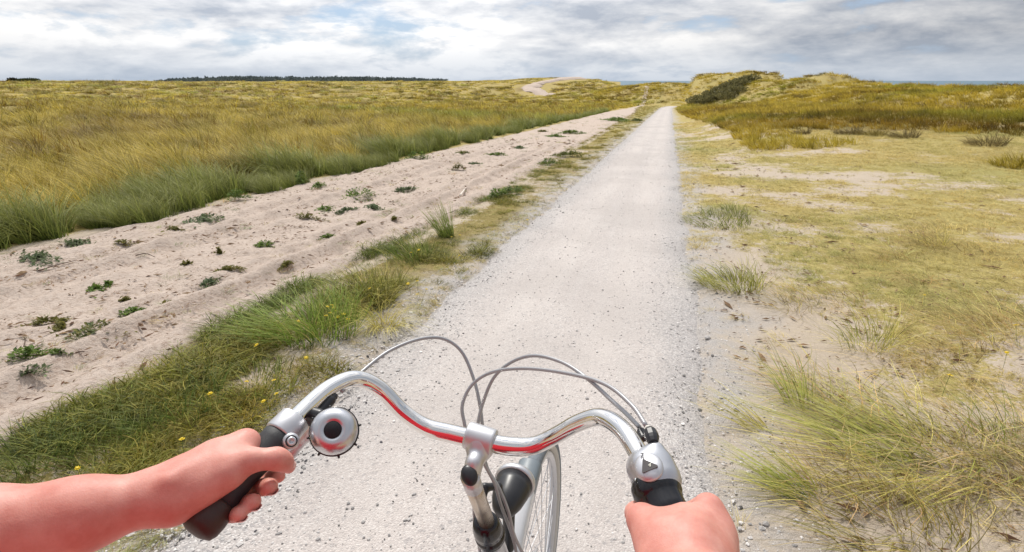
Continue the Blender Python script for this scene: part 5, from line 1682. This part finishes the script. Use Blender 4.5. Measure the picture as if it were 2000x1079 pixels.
# rest of the bicycle (below and behind the rider) -----------------------
BB = np.array([XB, 0.30, WC[2] - 0.06]); RC = np.array([XB, -0.12, WC[2] + 0.02]); ST = np.array([XB, 0.06, 0.86])
fr = part('frame', tube_mesh('frame', [HTp(0, 0, 0.13), BB], 0.017, 18), M_white)
part('top_tube', tube_mesh('top_tube', [HTp(0, 0, 0.05), BB * 0.45 + ST * 0.55], 0.014, 16), M_white, fr)
part('seat_tube', tube_mesh('seat_tube', [BB, ST], 0.015, 16), M_white, fr)
for sgn in (-1, 1):
    part('chain_stay', tube_mesh('chain_stay', [BB + np.array([sgn * .03, 0, 0]), RC + np.array([sgn * .06, 0, 0])], 0.009, 10), M_white, fr)
    part('seat_stay', tube_mesh('seat_stay', [BB * 0.25 + ST * 0.75 + np.array([sgn * .02, 0, 0]), RC + np.array([sgn * .06, 0, 0])], 0.008, 10), M_white, fr)
sdl = part('saddle', SDF().ell((XB, -0.06, 0.945), (0.10, 0.11, 0.035), None, 0.03).cone((XB, -0.04, 0.945), (XB, 0.13, 0.945), 0.05, 0.022, 0.05).mesh('saddle', 0.006, 3), M_saddle)
part('seat_post', tube_mesh('seat_post', [ST, np.array([XB, 0.02, 0.93])], 0.0125, 14), M_alu, sdl)
wheel('rear_wheel', RC, 'rear wheel below the rider')
part('mudguard', guard('mudguard', RC, math.radians(-5), math.radians(190), M_white), M_white)
ck = part('crank_set', lathe('crank_set', [(0.0, -0.002), (0.085, -0.002), (0.088, 0.0), (0.085, 0.002), (0.0, 0.002)], BB + np.array([0.05, 0, 0]), (1, 0, 0), 40), M_alu)
PED = []
for sgn, dy_, dz_ in ((1, 0.13, 0.11), (-1, -0.13, -0.11)):
    pe_ = BB + np.array([sgn * 0.085, dy_, dz_])
    part('crank_arm', tube_mesh('crank_arm', [BB + np.array([sgn * 0.07, 0, 0]), pe_], [0.013, 0.010], 10), M_alu, ck)
    pc_ = pe_ + np.array([sgn * 0.055, 0, 0]); PED.append(pc_)
    part('pedal', box_mesh('pedal', pc_, np.eye(3), (0.048, 0.04, 0.012)), M_black, ck)

# ------------------------------------------------------------------ person
m, t, o = new_mat('skin')
c_ = nd(t, 'ShaderNodeTexCoord')
n1 = nd(t, 'ShaderNodeTexNoise', {'Vector': c_.outputs['Object'], 'Scale': 26.0, 'Detail': 7.0, 'Roughness': 0.65})
n2 = nd(t, 'ShaderNodeTexNoise', {'Vector': c_.outputs['Object'], 'Scale': 420.0, 'Detail': 3.0})
n3 = nd(t, 'ShaderNodeTexVoronoi', {'Vector': c_.outputs['Object'], 'Scale': 700.0})
cc = mixc(t, ramp(t, n1.outputs[0], [(0.35, (0, 0, 0)), (0.65, (1, 1, 1))]), (0.59, 0.230, 0.180), (0.73, 0.375, 0.305))
cc = mixc(t, math_(t, 'MULTIPLY', n2.outputs[0], 0.25), cc, (0.56, 0.20, 0.16))
hh_ = math_(t, 'ADD', n2.outputs[0], math_(t, 'MULTIPLY', n3.outputs['Distance'], 0.6))
bp = nd(t, 'ShaderNodeBump', {'Strength': 0.16, 'Distance': 0.001, 'Height': hh_})
b = nd(t, 'ShaderNodeBsdfPrincipled', {'Base Color': cc, 'Roughness': 0.5, 'Specular IOR Level': 0.35, 'Subsurface Weight': 0.15, 'Subsurface Radius': (0.012, 0.004, 0.002), 'Subsurface Scale': 0.6, 'Normal': bp.outputs[0]})
t.links.new(b.outputs[0], o.inputs[0])
M_skin = m
M_nail = simple('fingernail', (0.80, 0.50, 0.44), 0.22, var=0.05, coat=0.5)
M_shirt = simple('red_shirt', (0.52, 0.010, 0.022), 0.8, var=0.15, bump=0.2, bscale=700)
M_jean = simple('maroon_trousers', (0.40, 0.012, 0.022), 0.85, var=0.25, bump=0.3, bscale=700)
M_shoe = simple('grey_canvas_shoe', (0.22, 0.22, 0.23), 0.8, var=0.15)
M_hair = simple('brown_hair', (0.09, 0.05, 0.03), 0.6, var=0.3, nscale=120, bump=0.5, bscale=250)

body = SDF()
LS, RS = np.array([-0.44, -0.03, 1.31]), np.array([-0.05, -0.04, 1.31])
NK, HD = np.array([-0.245, -0.08, 1.39]), np.array([-0.245, -0.09, 1.545])
# left arm -----------------------------------------------------------
LW = at(318, 968, 0.562)
LEb = at(-190, 1085, 0.46)
body.chain([LS, LEb + np.array([-0.015, -0.03, -0.03]), at(-40, 1042, 0.505), at(150, 1008, 0.532), LW], [0.050, 0.040, 0.0350, 0.0298, 0.0240], 0.03)
body.cone(at(318, 962, 0.566), at(425, 905, 0.600), 0.0240, 0.0225, 0.02)          # back of the hand
body.cone(at(345, 980, 0.560), at(442, 926, 0.580), 0.0195, 0.0178, 0.02)          # ball of the thumb
body.cone(at(380, 935, 0.580), at(468, 887, 0.610), 0.0210, 0.0170, 0.02)
body.cone(at(425, 902, 0.607), at(483, 868, 0.630), 0.0190, 0.0130, 0.016)         # index knuckle
body.chain([at(440, 914, 0.585), at(488, 899, 0.590), at(538, 896, 0.599), at(553, 902, 0.606), at(564, 912, 0.615)], [0.0150, 0.0122, 0.0110, 0.0098, 0.0078], 0.006, 0.012)   # thumb
def finger(mcp, pip, dip, tip, rr_):
    body.chain([at(*mcp), at(*pip), at(*dip), at(*tip)], [rr_ * 1.15, rr_ * 1.02, rr_ * 0.95, rr_ * 0.88], 0.004, 0.012)
finger((478, 872, 0.635), (486, 905, 0.685), (520, 930, 0.662), (544, 930, 0.632), 0.0092)
finger((452, 890, 0.632), (452, 925, 0.680), (496, 954, 0.648), (526, 951, 0.604), 0.0108)
finger((425, 908, 0.622), (420, 950, 0.668), (464, 986, 0.632), (493, 982, 0.590), 0.0106)
finger((398, 930, 0.612), (396, 972, 0.655), (438, 1007, 0.618), (467, 1005, 0.578), 0.0094)
# right arm ----------------------------------------------------------
RW = at(1372, 1180, 0.455)
REb = np.array([0.19, 0.12, 1.07])
body.chain([RS, REb, RW], [0.050, 0.043, 0.0275], 0.03)
body.cone(RW, at(1345, 1062, 0.515), 0.0270, 0.0250, 0.02)
body.cone(at(1290, 1100, 0.505), at(1268, 1035, 0.545), 0.0210, 0.0150, 0.02)
body.cone(at(1345, 1075, 0.510), at(1378, 1000, 0.560), 0.0235, 0.0120, 0.018)
body.cone(at(1400, 1110, 0.505), at(1408, 1055, 0.540), 0.0200, 0.0150, 0.02)
body.cone(at(1300, 1050, 0.525), at(1330, 1020, 0.545), 0.0185, 0.0165, 0.018)
body.chain([at(1282, 1045, 0.535), at(1252, 1012, 0.556), at(1243, 1003, 0.585), at(1262, 1012, 0.612)], [0.0150, 0.0118, 0.0105, 0.0085], 0.009, 0.018)   # thumb
finger((1384, 990, 0.566), (1372, 988, 0.612), (1330, 1005, 0.618), (1300, 1020, 0.605), 0.0098)
finger((1400, 1020, 0.556), (1392, 1022, 0.603), (1350, 1040, 0.608), (1318, 1052, 0.590), 0.0100)
finger((1410, 1055, 0.542), (1404, 1058, 0.590), (1365, 1075, 0.592), (1335, 1085, 0.572), 0.0096)
finger((1414, 1090, 0.526), (1412, 1095, 0.572), (1378, 1110, 0.572), (1350, 1118, 0.552), 0.0084)
body.ell(at(1384, 990, 0.560), (0.0105,) * 3, None, 0.010)
body.cone(at(1372, 1110, 0.482), at(1385, 994, 0.558), 0.004, 0.0055, 0.012)
body.cone(at(1392, 1120, 0.480), at(1407, 1025, 0.546), 0.004, 0.0055, 0.016)
body.cone(at(1335, 1105, 0.486), at(1262, 1020, 0.545), 0.005, 0.0060, 0.014)
body.ell(at(481, 862, 0.622), (0.0125,) * 3, None, 0.010)
body.cone(at(330, 940, 0.548), at(478, 866, 0.620), 0.004, 0.0065, 0.014)
body.ell(at(544, 897, 0.600), (0.0112, 0.0112, 0.0112), None, 0.004)
# trunk, neck, head ----------------------------------------------------
body.chain([LS, NK + np.array([0, 0, -0.05]), RS], [0.055, 0.065, 0.055], 0.03)
body.cone(np.array([-0.245, -0.03, 1.28]), np.array([-0.245, -0.02, 1.05]), 0.090, 0.100, 0.05)
body.cone(NK, HD, 0.052, 0.06, 0.03)
body.ell(HD + np.array([0, 0, 0.03]), (0.073, 0.092, 0.112), None, 0.02)
body.cone(HD + np.array([0, 0.088, 0.03]), HD + np.array([0, 0.108, 0.0]), 0.008, 0.013, 0.012)
for sgn in (-1, 1):
    body.ell(HD + np.array([sgn * 0.075, 0.0, 0.02]), (0.010, 0.020, 0.032), None, 0.008)
pers_me = body.mesh('person', 0.0028, 2)
person_base = np.array([-0.19, -0.1, float(bike.location.z)])
me = pers_me
me.transform(Matrix.Translation(Vector(-person_base)))
person = link('person', me, M_skin)
person.location = person_base
tag(person, 'cyclist in a red shirt, bare arms reaching out to hold the handlebar grips', 'person')


def ppart(name, me, mat):
    return part(name, me, mat, person)


# finger nails
def nail(c, nrm_, along, w_, l_):
    nrm_ = unit(nrm_); al = unit(np.asarray(along) - nrm_ * (np.asarray(along) @ nrm_)); sdx = np.cross(nrm_, al)
    V, n_ = [], 7
    for i in range(n_):
        for j in range(n_):
            u_, v_ = (i / (n_ - 1) * 2 - 1), (j / (n_ - 1) * 2 - 1)
            uu, vv = u_ * math.sqrt(1 - v_ * v_ * 0.38), v_ * math.sqrt(1 - u_ * u_ * 0.30)
            V.append(np.asarray(c) + sdx * uu * w_ + al * vv * l_ - nrm_ * (uu * uu * w_ * 0.55 + vv * vv * l_ * 0.12))
    i = np.arange(n_ * n_).reshape(n_, n_)
    F = np.stack([i[:-1, :-1], i[:-1, 1:], i[1:, 1:], i[1:, :-1]], -1).reshape(-1, 4)
    me = np_mesh('fingernail', np.array(V), [F], True)
    o = ppart('fingernail', me, M_nail)
    md = o.modifiers.new('thick', 'SOLIDIFY'); md.thickness = 0.0006
    return o


for (tip, dip, rr_) in (((526, 951, 0.604), (496, 954, 0.648), 0.0095), ((493, 982, 0.590), (464, 986, 0.632), 0.0093), ((467, 1005, 0.578), (438, 1007, 0.618), 0.0083)):
    T_, D_ = at(*tip), at(*dip)
    outw = unit(0.75 * RGT - 0.75 * UPV - FWD * 0.35)
    al = unit(T_ - D_)
    outw = unit(outw - al * (outw @ al))
    nail(T_ + outw * rr_ * 1.04 + al * 0.002, outw, al, 0.0066 * rr_ / 0.0095, 0.0075)
T_, D_ = at(560, 913, 0.615), at(532, 900, 0.598)
al = unit(T_ - D_); outw = unit(RGT * 0.75 + UPV * 0.35 - FWD * 0.3); outw = unit(outw - al * (outw @ al))
nail(at(560, 908, 0.611) + outw * 0.0085, outw, al, 0.0052, 0.0065)

# clothing
sh_ = SDF()
sh_.chain([LS, NK + np.array([0, 0, -0.07]), RS], [0.066, 0.08, 0.066], 0.05)
sh_.cone(np.array([-0.245, -0.01, 1.27]), np.array([-0.245, 0.0, 0.95]), 0.135, 0.155, 0.06)
sh_.cone(np.array([-0.35, -0.02, 1.25]), np.array([-0.365, -0.02, 0.97]), 0.118, 0.125, 0.06)
sh_.cone(np.array([-0.14, -0.02, 1.25]), np.array([-0.13, -0.02, 0.97]), 0.118, 0.125, 0.06)
sh_.cone(LS, LS * 0.5 + (LEb + np.array([-0.015, -0.03, -0.03])) * 0.5, 0.064, 0.062, 0.04)
sh_.cone(RS, RS * 0.5 + REb * 0.5, 0.064, 0.062, 0.04)
ppart('shirt', sh_.mesh('shirt', 0.008, 3), M_shirt)
tr = SDF()
hipL, hipR = np.array([-0.32, -0.03, 0.995]), np.array([-0.16, -0.03, 0.995])
for hip, pd, sgn in ((hipR, PED[0], 1), (hipL, PED[1], -1)):
    ank = pd + np.array([0, -0.08, 0.10])
    v = ank - hip; dl = np.linalg.norm(v); L_ = max(dl * 0.51, 0.42)
    mid = (hip + ank) / 2; bend = math.sqrt(max(L_ * L_ - dl * dl / 4, 0))
    fw_ = unit(np.array([sgn * 0.08, 1, 0.35]) - unit(v) * (np.array([sgn * 0.08, 1, 0.35]) @ unit(v)))
    knee = mid + fw_ * bend
    tr.chain([hip, knee, ank], [0.095, 0.062, 0.042], 0.03)
    s_ = SDF().chain([ank + np.array([0, -0.01, 0.0]), ank + np.array([0, 0.0, -0.05]), pd + np.array([0, 0.09, 0.042])], [0.040, 0.038, 0.032], 0.03)
    ppart('shoe', s_.mesh('shoe', 0.006, 3), M_shoe)
tr.cone(hipL, hipR, 0.105, 0.105, 0.05)
ppart('trousers', tr.mesh('trousers', 0.009, 3), M_jean)
hr = SDF().ell(HD + np.array([0, -0.025, 0.06]), (0.084, 0.088, 0.098), None, 0.02).cone(HD + np.array([0, -0.08, 0.0]), HD + np.array([0, -0.09, -0.14]), 0.045, 0.03, 0.03)
ppart('hair', hr.mesh('hair', 0.006, 2), M_hair)
M_eye = simple('eye', (0.05, 0.03, 0.02), 0.1)
for sgn in (-1, 1):
    ppart('eye', SDF().ell(HD + np.array([sgn * 0.03, 0.083, 0.035]), (0.012, 0.008, 0.009), None, 0.002).mesh('eye', 0.002), M_eye)
ppart('mouth', SDF().ell(HD + np.array([0, 0.086, -0.035]), (0.022, 0.006, 0.006), None, 0.002).mesh('mouth', 0.002), M_nail)
